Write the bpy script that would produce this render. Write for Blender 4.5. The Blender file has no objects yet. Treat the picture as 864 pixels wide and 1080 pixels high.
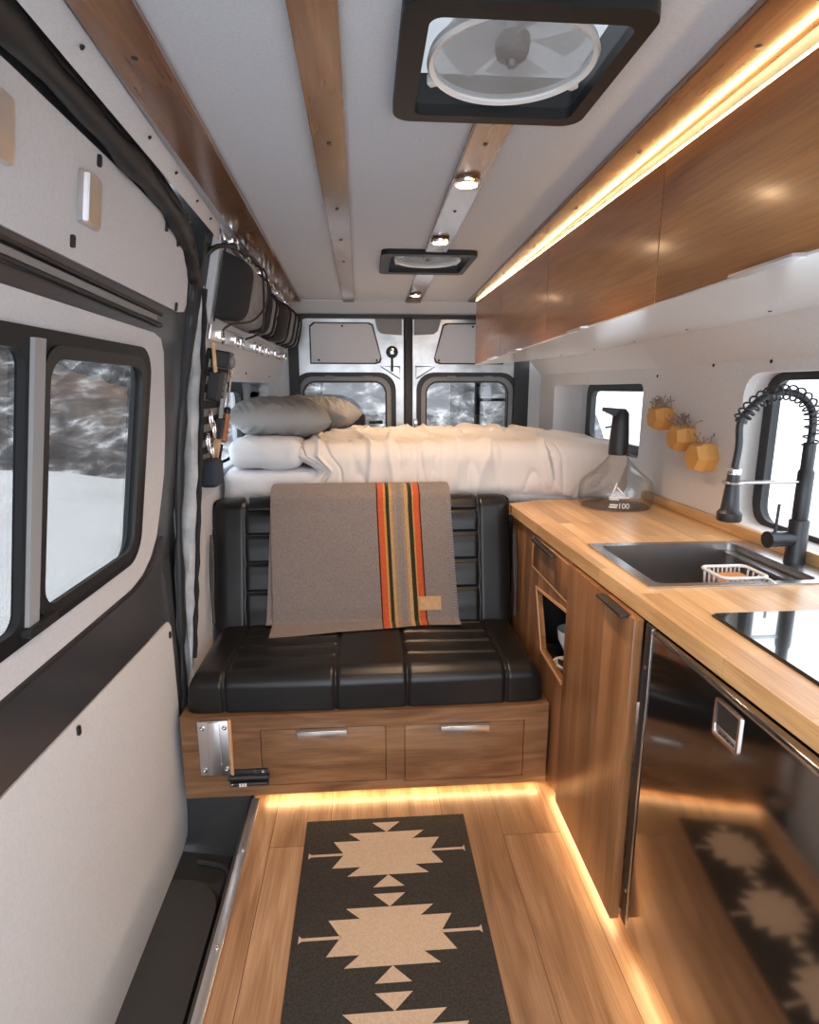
import bpy, bmesh, math, random
from mathutils import Vector, Matrix, noise
from mathutils.geometry import tessellate_polygon
random.seed(7)
PI = math.pi
S = bpy.context.scene
COL = S.collection

# ------------------------------------------------------------------ materials
def nt(name):
    m = bpy.data.materials.new(name); m.use_nodes = True
    t = m.node_tree
    return m, t, t.nodes['Principled BSDF'], t.nodes, t.links

def mat(name, c, rough=.5, metal=0., spec=.5, var=None, bump=None, coat=0., emit=None, sheen=0.):
    m, t, b, N, L = nt(name)
    b.inputs['Base Color'].default_value = (*c, 1)
    b.inputs['Roughness'].default_value = rough
    b.inputs['Metallic'].default_value = metal
    b.inputs['Specular IOR Level'].default_value = spec
    b.inputs['Coat Weight'].default_value = coat
    b.inputs['Coat Roughness'].default_value = .12
    b.inputs['Sheen Weight'].default_value = sheen
    tc = N.new('ShaderNodeTexCoord')
    if var:
        n = N.new('ShaderNodeTexNoise'); n.inputs['Scale'].default_value = var[0]; n.inputs['Detail'].default_value = 6
        L.new(tc.outputs['Object'], n.inputs['Vector'])
        r = N.new('ShaderNodeValToRGB')
        k = var[1]
        r.color_ramp.elements[0].color = (*[x * (1 - k) for x in c], 1); r.color_ramp.elements[0].position = .3
        r.color_ramp.elements[1].color = (*[min(1, x * (1 + k)) for x in c], 1); r.color_ramp.elements[1].position = .7
        L.new(n.outputs['Fac'], r.inputs['Fac']); L.new(r.outputs['Color'], b.inputs['Base Color'])
    if bump:
        n2 = N.new('ShaderNodeTexNoise'); n2.inputs['Scale'].default_value = bump[0]; n2.inputs['Detail'].default_value = 4
        L.new(tc.outputs['Object'], n2.inputs['Vector'])
        bp = N.new('ShaderNodeBump'); bp.inputs['Strength'].default_value = bump[1]; bp.inputs['Distance'].default_value = .002
        L.new(n2.outputs['Fac'], bp.inputs['Height']); L.new(bp.outputs['Normal'], b.inputs['Normal'])
    if emit:
        b.inputs['Emission Color'].default_value = (*emit[0], 1); b.inputs['Emission Strength'].default_value = emit[1]
    return m

def wood(name, cols, along, across, rough=.35, grain=9., stave=None, coat=0., wavy=1.2, spread=1., bump=.06):
    """procedural timber: noise stretched along one axis, optional staves (width, length)"""
    m, t, b, N, L = nt(name)
    tc = N.new('ShaderNodeTexCoord'); sx = N.new('ShaderNodeSeparateXYZ'); L.new(tc.outputs['Object'], sx.inputs[0])
    third = [a for a in 'XYZ' if a not in (along, across)][0]
    def comb(a, c, d):
        cb = N.new('ShaderNodeCombineXYZ')
        for i, (ax, k) in enumerate(((along, a), (across, c), (third, d))):
            mu = N.new('ShaderNodeMath'); mu.operation = 'MULTIPLY'; mu.inputs[1].default_value = k
            L.new(sx.outputs[ax], mu.inputs[0]); L.new(mu.outputs[0], cb.inputs[i])
        return cb
    v = comb(1., grain, grain)
    vec = v.outputs[0]
    br = None
    if stave:
        cb = comb(1., 1., 0.)
        br = N.new('ShaderNodeTexBrick'); br.offset = .37; br.squash = 1
        br.inputs['Scale'].default_value = 1; br.inputs['Brick Width'].default_value = stave[1]; br.inputs['Row Height'].default_value = stave[0]
        br.inputs['Mortar Size'].default_value = stave[2] if len(stave) > 2 else .0004; br.inputs['Mortar Smooth'].default_value = .3; br.inputs['Bias'].default_value = 0
        br.inputs['Color1'].default_value = (0, 0, 0, 1); br.inputs['Color2'].default_value = (1, 1, 1, 1); br.inputs['Mortar'].default_value = (.5, .5, .5, 1)
        L.new(cb.outputs[0], br.inputs['Vector'])
        off = N.new('ShaderNodeVectorMath'); off.operation = 'MULTIPLY_ADD'
        off.inputs[1].default_value = (7, 5, 3)
        L.new(br.outputs['Color'], off.inputs[0]); L.new(vec, off.inputs[2]); vec = off.outputs[0]
    n = N.new('ShaderNodeTexNoise'); n.inputs['Scale'].default_value = 1.6; n.inputs['Detail'].default_value = 8; n.inputs['Distortion'].default_value = wavy
    L.new(vec, n.inputs['Vector'])
    r = N.new('ShaderNodeValToRGB'); e = r.color_ramp.elements
    e[0].position = .5 - .2 * spread; e[0].color = (*cols[0], 1); e[1].position = .5 + .2 * spread; e[1].color = (*cols[2], 1)
    q = e.new(.5); q.color = (*cols[1], 1)
    L.new(n.outputs['Fac'], r.inputs['Fac'])
    v2 = comb(3., grain * 14, grain * 14)
    n2 = N.new('ShaderNodeTexNoise'); n2.inputs['Scale'].default_value = 2; n2.inputs['Detail'].default_value = 3
    L.new(v2.outputs[0], n2.inputs['Vector'])
    r2 = N.new('ShaderNodeValToRGB'); r2.color_ramp.elements[0].position = .3; r2.color_ramp.elements[0].color = (.72, .70, .68, 1)
    r2.color_ramp.elements[1].position = .6; r2.color_ramp.elements[1].color = (1, 1, 1, 1)
    L.new(n2.outputs['Fac'], r2.inputs['Fac'])
    mx = N.new('ShaderNodeMixRGB'); mx.blend_type = 'MULTIPLY'; mx.inputs[0].default_value = .8
    L.new(r.outputs['Color'], mx.inputs[1]); L.new(r2.outputs['Color'], mx.inputs[2])
    col = mx.outputs[0]
    if br:
        r3 = N.new('ShaderNodeValToRGB'); r3.color_ramp.elements[0].color = (.78, .75, .72, 1); r3.color_ramp.elements[1].color = (1.12, 1.1, 1.08, 1)
        L.new(br.outputs['Color'], r3.inputs['Fac'])
        m3 = N.new('ShaderNodeMixRGB'); m3.blend_type = 'MULTIPLY'; m3.inputs[0].default_value = 1
        L.new(col, m3.inputs[1]); L.new(r3.outputs['Color'], m3.inputs[2])
        m4 = N.new('ShaderNodeMixRGB'); m4.inputs[2].default_value = (*[x * .35 for x in cols[0]], 1)
        L.new(br.outputs['Fac'], m4.inputs[0]); L.new(m3.outputs[0], m4.inputs[1]); col = m4.outputs[0]
    L.new(col, b.inputs['Base Color'])
    b.inputs['Roughness'].default_value = rough; b.inputs['Coat Weight'].default_value = coat; b.inputs['Coat Roughness'].default_value = .15
    bp = N.new('ShaderNodeBump'); bp.inputs['Strength'].default_value = bump; bp.inputs['Distance'].default_value = .0006
    L.new(n2.outputs['Fac'], bp.inputs['Height']); L.new(bp.outputs['Normal'], b.inputs['Normal'])
    return m

def pane(name, tint, fres=.03, rough=.0):
    """thin window glass: tinted see-through plus a Fresnel reflection"""
    m, t, b, N, L = nt(name); N.remove(b)
    tr = N.new('ShaderNodeBsdfTransparent'); tr.inputs[0].default_value = (*tint, 1)
    g = N.new('ShaderNodeBsdfGlossy'); g.inputs['Roughness'].default_value = rough; g.inputs['Color'].default_value = (1, 1, 1, 1)
    lw = N.new('ShaderNodeLayerWeight'); lw.inputs[0].default_value = .5
    pw = N.new('ShaderNodeMath'); pw.operation = 'POWER'; pw.inputs[1].default_value = 5; L.new(lw.outputs['Facing'], pw.inputs[0])
    f = N.new('ShaderNodeMath'); f.operation = 'MULTIPLY_ADD'; f.inputs[1].default_value = 1-fres; f.inputs[2].default_value = fres; L.new(pw.outputs[0], f.inputs[0])
    mx = N.new('ShaderNodeMixShader'); L.new(f.outputs[0], mx.inputs[0]); L.new(tr.outputs[0], mx.inputs[1]); L.new(g.outputs[0], mx.inputs[2])
    L.new(mx.outputs[0], N['Material Output'].inputs[0])
    return m

def clear_plastic(name, c, tr_amt, lucent):
    m, t, b, N, L = nt(name)
    b.inputs['Base Color'].default_value = (*c, 1); b.inputs['Roughness'].default_value = .25
    tr = N.new('ShaderNodeBsdfTransparent'); tr.inputs[0].default_value = (.9, .9, .9, 1)
    tl = N.new('ShaderNodeBsdfTranslucent'); tl.inputs[0].default_value = (*c, 1)
    m1 = N.new('ShaderNodeMixShader'); m1.inputs[0].default_value = lucent; L.new(b.outputs[0], m1.inputs[1]); L.new(tl.outputs[0], m1.inputs[2])
    m2 = N.new('ShaderNodeMixShader'); m2.inputs[0].default_value = tr_amt; L.new(m1.outputs[0], m2.inputs[1]); L.new(tr.outputs[0], m2.inputs[2])
    L.new(m2.outputs[0], N['Material Output'].inputs[0])
    return m

def glow(name, c, s):
    m, t, b, N, L = nt(name)
    b.inputs['Base Color'].default_value = (.8, .8, .8, 1)
    b.inputs['Emission Color'].default_value = (*c, 1); b.inputs['Emission Strength'].default_value = s
    return m

M = {}
M['fabric_wall'] = mat('wall_fabric', (.56, .575, .605), .85, spec=.25, var=(160, .05), bump=(420, .25))
M['fabric_right_bounce'] = mat('right_wall_fabric_bounce_tint', (.63, .605, .585), .85, spec=.25, var=(160, .05), bump=(420, .25))  # wall fabric with warm LED and worktop bounce put into its colour
M['fabric_door'] = mat('door_fabric', (.56, .575, .605), .85, spec=.25, var=(160, .05), bump=(420, .25))
M['fabric_ceiling'] = mat('ceiling_fabric', (.52, .565, .63), .9, spec=.2, var=(190, .06), bump=(420, .3))
M['door_steel'] = mat('painted_door_steel', (.056, .059, .066), .30, metal=.35, coat=.35)
M['black_rubber'] = mat('black_rubber', (.014, .014, .015), .5, bump=(60, .1))
M['divider'] = mat('grey_divider', (.30, .305, .31), .55, spec=.3)
M['frame_black'] = mat('frame_black', (.012, .0122, .013), .45, spec=.22)
M['black_plastic'] = mat('black_plastic', (.02, .0205, .0215), .42, spec=.35)
M['matte_black'] = mat('matte_black_metal', (.03, .031, .033), .38, metal=.3)
M['grey_plastic'] = mat('grey_plastic', (.2, .2, .205), .5)
M['bare_steel'] = mat('bare_van_steel', (.50, .505, .51), .33, metal=.85, var=(6, .35), bump=(9, .25))
M['aluminium'] = mat('brushed_aluminium', (.72, .72, .73), .32, metal=1)
M['chrome'] = mat('chrome', (.85, .85, .86), .12, metal=1)
M['steel'] = mat('stainless_steel', (.55, .55, .56), .27, metal=1, var=(30, .05))
M['sink_steel'] = mat('sink_steel', (.42, .40, .385), .3, metal=1, var=(30, .05))
M['fridge_steel'] = mat('dark_fridge_steel', (.30, .275, .255), .10, metal=1)
M['leather'] = mat('black_leatherette', (.0085, .0085, .009), .33, spec=.36, bump=(300, .12))
M['linen'] = mat('white_linen', (.60, .60, .615), .85, spec=.2, bump=(220, .15), sheen=.1)
M['duvet'] = mat('duvet_cotton', (.62, .585, .565), .85, spec=.2, bump=(60, .15), sheen=.1)
M['pillow_grey'] = mat('grey_cotton', (.27, .265, .26), .8, spec=.2, bump=(180, .2))
M['rug_dark'] = mat('rug_dark_weave', (.042, .039, .037), .95, spec=.1, var=(240, .35), bump=(260, .6))
M['rug_cream'] = mat('rug_cream_weave', (.47, .36, .265), .95, spec=.1, var=(240, .12), bump=(260, .6))
M['rubber_step'] = mat('step_plastic', (.033, .034, .036), .48, bump=(260, .25))
M['white_laminate'] = mat('white_laminate', (.62, .61, .60), .2, spec=.5)
M['white_plastic'] = mat('white_plastic', (.75, .75, .75), .35)
M['ceramic'] = mat('white_ceramic', (.8, .79, .77), .2)
M['black_glass'] = mat('cooktop_glass', (.012, .012, .013), .03, spec=1.0, coat=1.)
M['black_glass'].node_tree.nodes['Principled BSDF'].inputs['IOR'].default_value = 2.0
M['pot_wood'] = mat('pot_beech', (.68, .335, .085), .6, var=(9, .06))
M['dry_plant'] = mat('dried_plant', (.25, .19, .15), .9)
M['sponge'] = mat('orange_sponge', (.55, .22, .06), .95, bump=(120, .6))
M['grey_cloth'] = mat('grey_pack_cloth', (.22, .22, .222), .8, spec=.25, var=(30, .2), bump=(150, .4))
M['black_cloth'] = mat('black_pack_cloth', (.02, .02, .021), .8, spec=.25, bump=(200, .5))
M['quilt'] = mat('quilted_insulation', (.40, .405, .41), .5, var=(14, .3), bump=(40, .5))
M['navy'] = mat('navy_cloth', (.02, .028, .045), .8)
M['handle_wood'] = mat('turned_handle_wood', (.42, .16, .07), .4, var=(40, .3))
M['pale_wood'] = mat('pale_hatchet_wood', (.62, .40, .22), .5, var=(40, .2))
M['snow'] = mat('snow', (.82, .83, .84), .9, spec=.2, var=(.6, .08), bump=(2, .3))
M['patch'] = mat('tan_leather_patch', (.42, .25, .12), .7, var=(60, .15))
M['led'] = glow('warm_led', (1., .58, .22), 46.)
M['led_floor'] = glow('warm_floor_led', (1., .66, .33), 40.)
M['puck'] = glow('warm_puck_lamp', (1., .66, .36), 90.)
W1 = ((.17, .075, .030), (.27, .13, .056), (.36, .185, .085))
M['walnut_y'] = wood('walnut_overhead', ((.20, .076, .023), (.34, .145, .048), (.48, .225, .082)), 'Y', 'Z', rough=.28, grain=6, coat=.5, wavy=.6, bump=0.)
M['walnut_z'] = wood('walnut_galley', W1, 'Z', 'Y', rough=.30, grain=7, stave=(.062, 3.), wavy=.6)
M['walnut_x'] = wood('walnut_bench', ((.135, .062, .027), (.215, .107, .050), (.30, .16, .078)), 'X', 'Z', rough=.36, grain=7, wavy=2.2)
M['butcher'] = wood('butcher_block', ((.56, .33, .145), (.67, .42, .20), (.76, .52, .28)), 'Y', 'X', rough=.30, grain=10, stave=(.046, .55, .0003), wavy=.5)
M['oak'] = wood('oak_floor', ((.20, .105, .052), (.335, .195, .108), (.46, .295, .18)), 'Y', 'X', rough=.36, grain=8, stave=(.185, 1.6, .0012), wavy=1.3)
M['slat'] = wood('stained_pine', ((.10, .040, .014), (.20, .088, .034), (.30, .145, .062)), 'Y', 'X', rough=.22, grain=7, coat=.7, wavy=1.2)
M['edge_wood'] = mat('pale_edge_banding', (.52, .29, .14), .5)
M['tint_left'] = pane('tinted_glass_left', (.445, .443, .44), .016)
M['tint_right'] = pane('clear_glass_right', (.84, .85, .86))
M['tint_rear'] = pane('tinted_glass_rear', (.57, .565, .56))
M['jug_glass'] = pane('jug_glass', (.97, .97, .96), .06, .02)
t_ = M['jug_glass'].node_tree
for n_ in t_.nodes:
    if n_.type == 'BSDF_TRANSPARENT':
        rr_ = t_.nodes.new('ShaderNodeValToRGB'); rr_.color_ramp.elements[0].position = .45; rr_.color_ramp.elements[0].color = (.94, .94, .93, 1)
        rr_.color_ramp.elements[1].position = .97; rr_.color_ramp.elements[1].color = (.42, .41, .39, 1)
        lw_ = [q for q in t_.nodes if q.type == 'LAYER_WEIGHT'][0]
        t_.links.new(lw_.outputs['Facing'], rr_.inputs[0]); t_.links.new(rr_.outputs[0], n_.inputs[0])
M['dome'] = clear_plastic('vent_dome_plastic', (.50, .51, .52), .02, .66)
M['fan_plastic'] = clear_plastic('fan_plastic', (.70, .70, .71), .5, .3)
M['fan_cover'] = clear_plastic('fan_cover_plastic', (.88, .88, .88), .80, .6)

def hill_material():
    m, t, b, N, L = nt('snowy_forest_slope')
    tc = N.new('ShaderNodeTexCoord')
    mp = N.new('ShaderNodeMapping'); mp.inputs['Scale'].default_value = (1.7, 1.7, 3.4); L.new(tc.outputs['Object'], mp.inputs[0])
    n = N.new('ShaderNodeTexNoise'); n.inputs['Scale'].default_value = .75; n.inputs['Detail'].default_value = 12; n.inputs['Roughness'].default_value = .68; n.inputs['Distortion'].default_value = .25
    L.new(mp.outputs[0], n.inputs['Vector'])
    r = N.new('ShaderNodeValToRGB'); e = r.color_ramp.elements
    e[0].position = .36; e[0].color = (.035, .036, .038, 1); e[1].position = .66; e[1].color = (.8, .8, .81, 1)
    q = e.new(.50); q.color = (.11, .112, .118, 1); q = e.new(.57); q.color = (.28, .285, .295, 1)
    L.new(n.outputs['Fac'], r.inputs['Fac']); L.new(r.outputs['Color'], b.inputs['Base Color']); b.inputs['Roughness'].default_value = .9
    return m
M['hill'] = hill_material()

def blanket_material():
    m, t, b, N, L = nt('striped_wool')
    uv = N.new('ShaderNodeUVMap'); sp = N.new('ShaderNodeSeparateXYZ'); L.new(uv.outputs[0], sp.inputs[0])
    r = N.new('ShaderNodeValToRGB'); r.color_ramp.interpolation = 'CONSTANT'
    g = (.185, .155, .143); dk = (.05, .012, .008); red = (.42, .075, .025); org = (.42, .20, .05); gr = (.018, .026, .014); yl = (.38, .23, .10); br = (.24, .17, .12)
    st = [(0, g), (.580, dk), (.589, red), (.618, org), (.630, gr), (.652, yl), (.667, br), (.690, g), (.722, br), (.738, yl), (.756, gr), (.778, org), (.788, red), (.818, dk), (.828, g)]
    e = r.color_ramp.elements
    e[0].position = 0; e[0].color = (*g, 1); e[1].position = .999; e[1].color = (*g, 1)
    for p_, c in st[1:]:
        q = e.new(p_); q.color = (*c, 1)
    L.new(sp.outputs['X'], r.inputs['Fac'])
    tc = N.new('ShaderNodeTexCoord'); n = N.new('ShaderNodeTexNoise'); n.inputs['Scale'].default_value = 260; n.inputs['Detail'].default_value = 3
    L.new(tc.outputs['Object'], n.inputs['Vector'])
    r2 = N.new('ShaderNodeValToRGB'); r2.color_ramp.elements[0].position = .3; r2.color_ramp.elements[0].color = (.72, .72, .72, 1)
    r2.color_ramp.elements[1].position = .7; r2.color_ramp.elements[1].color = (1.25, 1.25, 1.25, 1)
    L.new(n.outputs['Fac'], r2.inputs['Fac'])
    mx = N.new('ShaderNodeMixRGB'); mx.blend_type = 'MULTIPLY'; mx.inputs[0].default_value = 1
    L.new(r.outputs['Color'], mx.inputs[1]); L.new(r2.outputs['Color'], mx.inputs[2]); L.new(mx.outputs[0], b.inputs['Base Color'])
    b.inputs['Roughness'].default_value = .95; b.inputs['Specular IOR Level'].default_value = .15; b.inputs['Sheen Weight'].default_value = .15
    bp = N.new('ShaderNodeBump'); bp.inputs['Strength'].default_value = .5; bp.inputs['Distance'].default_value = .002
    L.new(n.outputs['Fac'], bp.inputs['Height']); L.new(bp.outputs['Normal'], b.inputs['Normal'])
    return m
M['blanket'] = blanket_material()

# ------------------------------------------------------------------ mesh builder
class MB:
    def __init__(s): s.bm = bmesh.new(); s.mi = 0; s.uv = None
    def raw(s, vs, fs):
        v = [s.bm.verts.new(p) for p in vs]
        for f in fs:
            try:
                fc = s.bm.faces.new([v[i] for i in f]); fc.material_index = s.mi
            except ValueError: pass
        return s
    def box(s, x0, x1, y0, y1, z0, z1, bev=0., seg=2, mx=None):
        t = bmesh.new()
        bmesh.ops.create_cube(t, size=1, matrix=Matrix.Translation(((x0+x1)/2, (y0+y1)/2, (z0+z1)/2)) @ Matrix.Diagonal((abs(x1-x0), abs(y1-y0), abs(z1-z0), 1)))
        if bev: bmesh.ops.bevel(t, geom=t.edges[:], offset=bev, segments=seg, affect='EDGES', profile=.5, clamp_overlap=True)
        t.verts.index_update()
        P = [(mx @ v.co) if mx else v.co.copy() for v in t.verts]
        s.raw(P, [[v.index for v in f.verts] for f in t.faces]); t.free(); return s
    def hexa(s, p):   # 8 points: bottom 4, top 4
        return s.raw(p, [(0, 3, 2, 1), (4, 5, 6, 7), (0, 1, 5, 4), (1, 2, 6, 5), (2, 3, 7, 6), (3, 0, 4, 7)])
    def tube(s, pts, r, seg=10, cap=True, smooth=0, closed=False):
        P = [Vector(p) for p in pts]
        if smooth: P = spline(P, smooth, closed)
        n = len(P); rr = r if callable(r) else (lambda t: r)
        rings = []; up = None
        for i, p in enumerate(P):
            if closed: d = (P[(i+1) % n] - P[i-1]).normalized()
            else: d = (P[min(i+1, n-1)] - P[max(i-1, 0)]).normalized()
            if up is None:
                up = d.cross(Vector((0, 0, 1)));
                if up.length < .1: up = d.cross(Vector((1, 0, 0)))
                up.normalize()
            up = (up - d * up.dot(d)).normalized(); w = d.cross(up)
            R = rr(i / max(1, n-1))
            rings.append([p + (up * math.cos(a) + w * math.sin(a)) * R for a in (2*PI*k/seg for k in range(seg))])
        vs = [q for ring in rings for q in ring]; fs = []
        for i in range(n if closed else n-1):
            j = (i+1) % n
            for k in range(seg):
                k2 = (k+1) % seg
                fs.append((i*seg+k, i*seg+k2, j*seg+k2, j*seg+k))
        if cap and not closed:
            fs.append(tuple(range(seg))[::-1]); fs.append(tuple((n-1)*seg+k for k in range(seg)))
        return s.raw(vs, fs)
    def lathe(s, prof, c=(0, 0, 0), seg=32, mx=None, closed=False):
        vs = []; fs = []; n = len(prof)
        for r, z in prof:
            for k in range(seg):
                a = 2*PI*k/seg
                p = Vector((r*math.cos(a), r*math.sin(a), z))
                if mx: p = mx @ p
                vs.append(p + Vector(c))
        for i in range(n if closed else n-1):
            j = (i+1) % n
            for k in range(seg):
                k2 = (k+1) % seg
                fs.append((i*seg+k, i*seg+k2, j*seg+k2, j*seg+k))
        if not closed:
            if prof[0][0] > 1e-5: fs.append(tuple(range(seg))[::-1])
            if prof[-1][0] > 1e-5: fs.append(tuple((n-1)*seg+k for k in range(seg)))
        return s.raw(vs, fs)
    def plate(s, outer, holes, f, d0, d1):
        loops = [outer] + list(holes)
        flat = [p for l in loops for p in l]
        tris = tessellate_polygon([[Vector((a, b, 0)) for a, b in l] for l in loops])
        n = len(flat)
        vs = [f(a, b, d0) for a, b in flat] + [f(a, b, d1) for a, b in flat]
        fs = [tuple(t) for t in tris] + [tuple(i+n for i in t)[::-1] for t in tris]
        o = 0
        for l in loops:
            m = len(l)
            for i in range(m):
                j = (i+1) % m; fs.append((o+i, o+j, o+j+n, o+i+n))
            o += m
        return s.raw(vs, fs)
    def grid(s, f, nu, nv, wrapu=False, uv=False):
        vs = [f(i/nu, j/nv) for i in range(nu + (0 if wrapu else 1)) for j in range(nv+1)]
        m = nv+1; fs = []; cu = nu if wrapu else nu+1
        for i in range(nu):
            for j in range(nv):
                a = i*m+j; b = ((i+1) % cu)*m+j
                fs.append((a, b, b+1, a+1))
        s.raw(vs, fs); return s
    def mesh(s, name, off, sharp=38, recalc=True):
        bm = s.bm
        if recalc: bmesh.ops.recalc_face_normals(bm, faces=bm.faces[:])
        bm.normal_update()
        for e in bm.edges:
            if len(e.link_faces) == 2 and e.calc_face_angle(0) > math.radians(sharp): e.smooth = False
        for f in bm.faces: f.smooth = True
        if off != Vector((0, 0, 0)): bmesh.ops.translate(bm, verts=bm.verts[:], vec=-off)
        me = bpy.data.meshes.new(name); bm.to_mesh(me); bm.free(); return me

def spline(P, k, closed=False):
    n = len(P); out = []
    for i in range(n if closed else n-1):
        if closed: a, b, c, d = P[i-1], P[i], P[(i+1) % n], P[(i+2) % n]
        else: a, b, c, d = P[max(i-1, 0)], P[i], P[i+1], P[min(i+2, n-1)]
        for q in range(k):
            t = q/k
            out.append(.5*((2*b) + (c-a)*t + (2*a-5*b+4*c-d)*t*t + (3*b-a-3*c+d)*t**3))
    if not closed: out.append(P[-1])
    return out

def rrect(a0, a1, b0, b1, r, seg=6):
    rs = r if isinstance(r, (tuple, list)) else (r,)*4      # (lo-lo, hi-lo, hi-hi, lo-hi)
    out = []
    for (ca, cb, st), q in zip(((a0, b0, PI), (a1, b0, 1.5*PI), (a1, b1, 0), (a0, b1, .5*PI)), rs):
        if q <= 0: out.append((ca, cb)); continue
        oa = ca + q if ca == a0 else ca - q; ob = cb + q if cb == b0 else cb - q
        for k in range(seg+1):
            t = st + .5*PI*k/seg
            out.append((oa + q*math.cos(t), ob + q*math.sin(t)))
    return out

def wloc(o):
    v = Vector(o.location)
    while o.parent: o = o.parent; v = v + Vector(o.location)
    return v

def obj(name, mb, m, parent=None, sharp=38, loc=None, recalc=True):
    if parent is not None: off = wloc(parent)
    else:
        vs = [v.co for v in mb.bm.verts]
        off = Vector(((min(v.x for v in vs)+max(v.x for v in vs))/2, (min(v.y for v in vs)+max(v.y for v in vs))/2, min(v.z for v in vs))) if loc is None else Vector(loc)
    me = mb.mesh(name, off, sharp, recalc)
    for q in (m if isinstance(m, (list, tuple)) else [m]): me.materials.append(q)
    o = bpy.data.objects.new(name, me); COL.objects.link(o)
    if parent is not None: o.parent = parent
    else: o.location = off
    return o

def thing(name, label, cat, loc=(0, 0, 0), group=None):
    o = bpy.data.objects.new(name, None); o.empty_display_size = .05; COL.objects.link(o); o.location = loc
    o['label'] = label; o['category'] = cat
    if group: o['group'] = group
    return o
def tag(o, label, cat, group=None):
    o['label'] = label; o['category'] = cat
    if group: o['group'] = group
    return o
def struct(name, mb, m, **k):
    o = obj(name, mb, m, **k); o['kind'] = 'structure'; return o
def dup(root, loc, label):
    r = root.copy(); COL.objects.link(r); r.location = loc; r['label'] = label
    for ch in list(root.children):
        c = ch.copy(); COL.objects.link(c); c.parent = r
        for g in list(ch.children):
            d = g.copy(); COL.objects.link(d); d.parent = c
    return r
def fx(X0, sgn=1): return lambda a, b, d: (X0 + sgn*d, a, b)     # plate in the Y-Z plane
def fy(Y0): return lambda a, b, d: (a, Y0 + d, b)                # plate in the X-Z plane
def fz(Z0): return lambda a, b, d: (a, b, Z0 + d)                # plate in the X-Y plane
def lerp(a, b, t): return a + (b-a)*t

# ------------------------------------------------------------------ shell of the van
FB = -1.0                                      # the shell is open towards the cab and its windscreen
struct('floor', MB().box(-.41, 1.25, -1.3, 2.5, -.05, 0), M['oak'])
# ceiling with two vent openings
def ceil_outer(): return [(-.47, FB), (.97, FB), (.97, 3.66), (-.47, 3.66)]
V1 = (.075, .395, .885, 1.21); V2 = (.085, .42, 2.345, 2.695)
struct('ceiling', MB().plate(ceil_outer(), [rrect(V1[0], V1[1], V1[2], V1[3], .03), rrect(V2[0], V2[1], V2[2], V2[3], .03)], fz(1.91), 0, .03), M['fabric_ceiling'])

def XL(z): return -.64 + .217*max(0, z-.98)
def fL(a, b, d): return (XL(b) - d, a, b)
b = MB()
b.plate([(2.03, .2), (3.85, .2), (3.85, .98), (2.03, .98)], [], fL, 0, .12)
b.plate([(2.03, .98), (3.85, .98), (3.85, 1.895), (2.03, 1.895)], [rrect(2.36, 3.47, 1.06, 1.435, .05)], fL, 0, .10)
b.plate([(2.03, 1.88), (3.85, 1.88), (3.85, 1.93), (2.03, 1.93)], [], lambda a, z, d: (-.445 - d, a, z), 0, .1)
wl = struct('wall_left', b, M['fabric_wall'])
b = MB()
b.plate([(1.955, -.2), (2.031, -.2), (2.031, .98), (1.955, .98)], [], lambda a, z, d: (-.665 - d, a, z), 0, .05)
b.plate([(1.955, .98), (2.031, .98), (2.031, 1.93), (1.955, 1.93)], [], lambda a, z, d: (XL(z) - .025 - d, a, z), 0, .05)
b.box(-.60, -.452, 1.957, 2.029, 1.895, 1.9405)
struct('trim_7', b, M['black_rubber'])
rc = rrect(2.36, 3.47, 1.06, 1.435, .05)
b = MB(); n = len(rc)
b.raw([fL(a, z, .05) for a, z in rc] + [(-.70, a, z) for a, z in rc], [(i, (i+1) % n, (i+1) % n + n, i+n) for i in range(n)])
obj('window_recess', b, M['fabric_wall'], wl)
w3 = struct('window_3', MB().plate(rrect(2.30, 3.34, 1.02, 1.45, .06), [rrect(2.34, 3.28, 1.06, 1.385, .05)], fx(-.70), 0, .03), M['black_plastic'])
obj('glass_pane', MB().plate(rrect(2.335, 3.285, 1.055, 1.39, .05), [], fx(-.69), 0, .004), M['tint_right'], w3)
obj('surround', MB().plate([(2.2, 1.), (3.6, 1.), (3.6, 1.5), (2.2, 1.5)], [rrect(2.31, 3.33, 1.03, 1.44, .05)], fx(-.72), 0, .02), M['fabric_wall'], w3)

# right wall: near part, tapered rear part, and the upper bend
def XR(y): return 1.25 - .11*max(0, y-2.5)
def fR(a, z, d): return (XR(a) + d, a, z)
near_hole = rrect(.55, 1.90, .955, 1.452, .075); rear_hole = rrect(2.60, 3.54, 1.08, 1.425, .03)
wr = struct('wall_right', MB().plate([(FB, .2), (2.5, .2), (2.5, 1.49), (FB, 1.49)], [near_hole], fR, 0, .03), M['fabric_right_bounce'])
wr2 = struct('wall_right_rear', MB().plate([(2.5, .2), (3.76, .2), (3.76, 1.49), (2.5, 1.49)], [rear_hole], fR, 0, .03), M['fabric_right_bounce'])
b = MB()
prof = [(0, 1.49), (-.10, 1.60), (-.20, 1.76), (-.30, 1.93)]
for (dx0, z0), (dx1, z1) in zip(prof, prof[1:]):
    for ya, yb in ((FB, 2.5), (2.5, 3.76)):
        b.raw([(XR(ya)+dx0, ya, z0), (XR(yb)+dx0, yb, z0), (XR(yb)+dx1, yb, z1), (XR(ya)+dx1, ya, z1),
               (XR(ya)+dx0+.03, ya, z0), (XR(yb)+dx0+.03, yb, z0), (XR(yb)+dx1+.03, yb, z1), (XR(ya)+dx1+.03, ya, z1)],
              [(0, 1, 2, 3), (7, 6, 5, 4), (0, 4, 5, 1), (3, 2, 6, 7), (0, 3, 7, 4), (1, 5, 6, 2)])
struct('wall_right_upper', b, M['fabric_right_bounce'])
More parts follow.
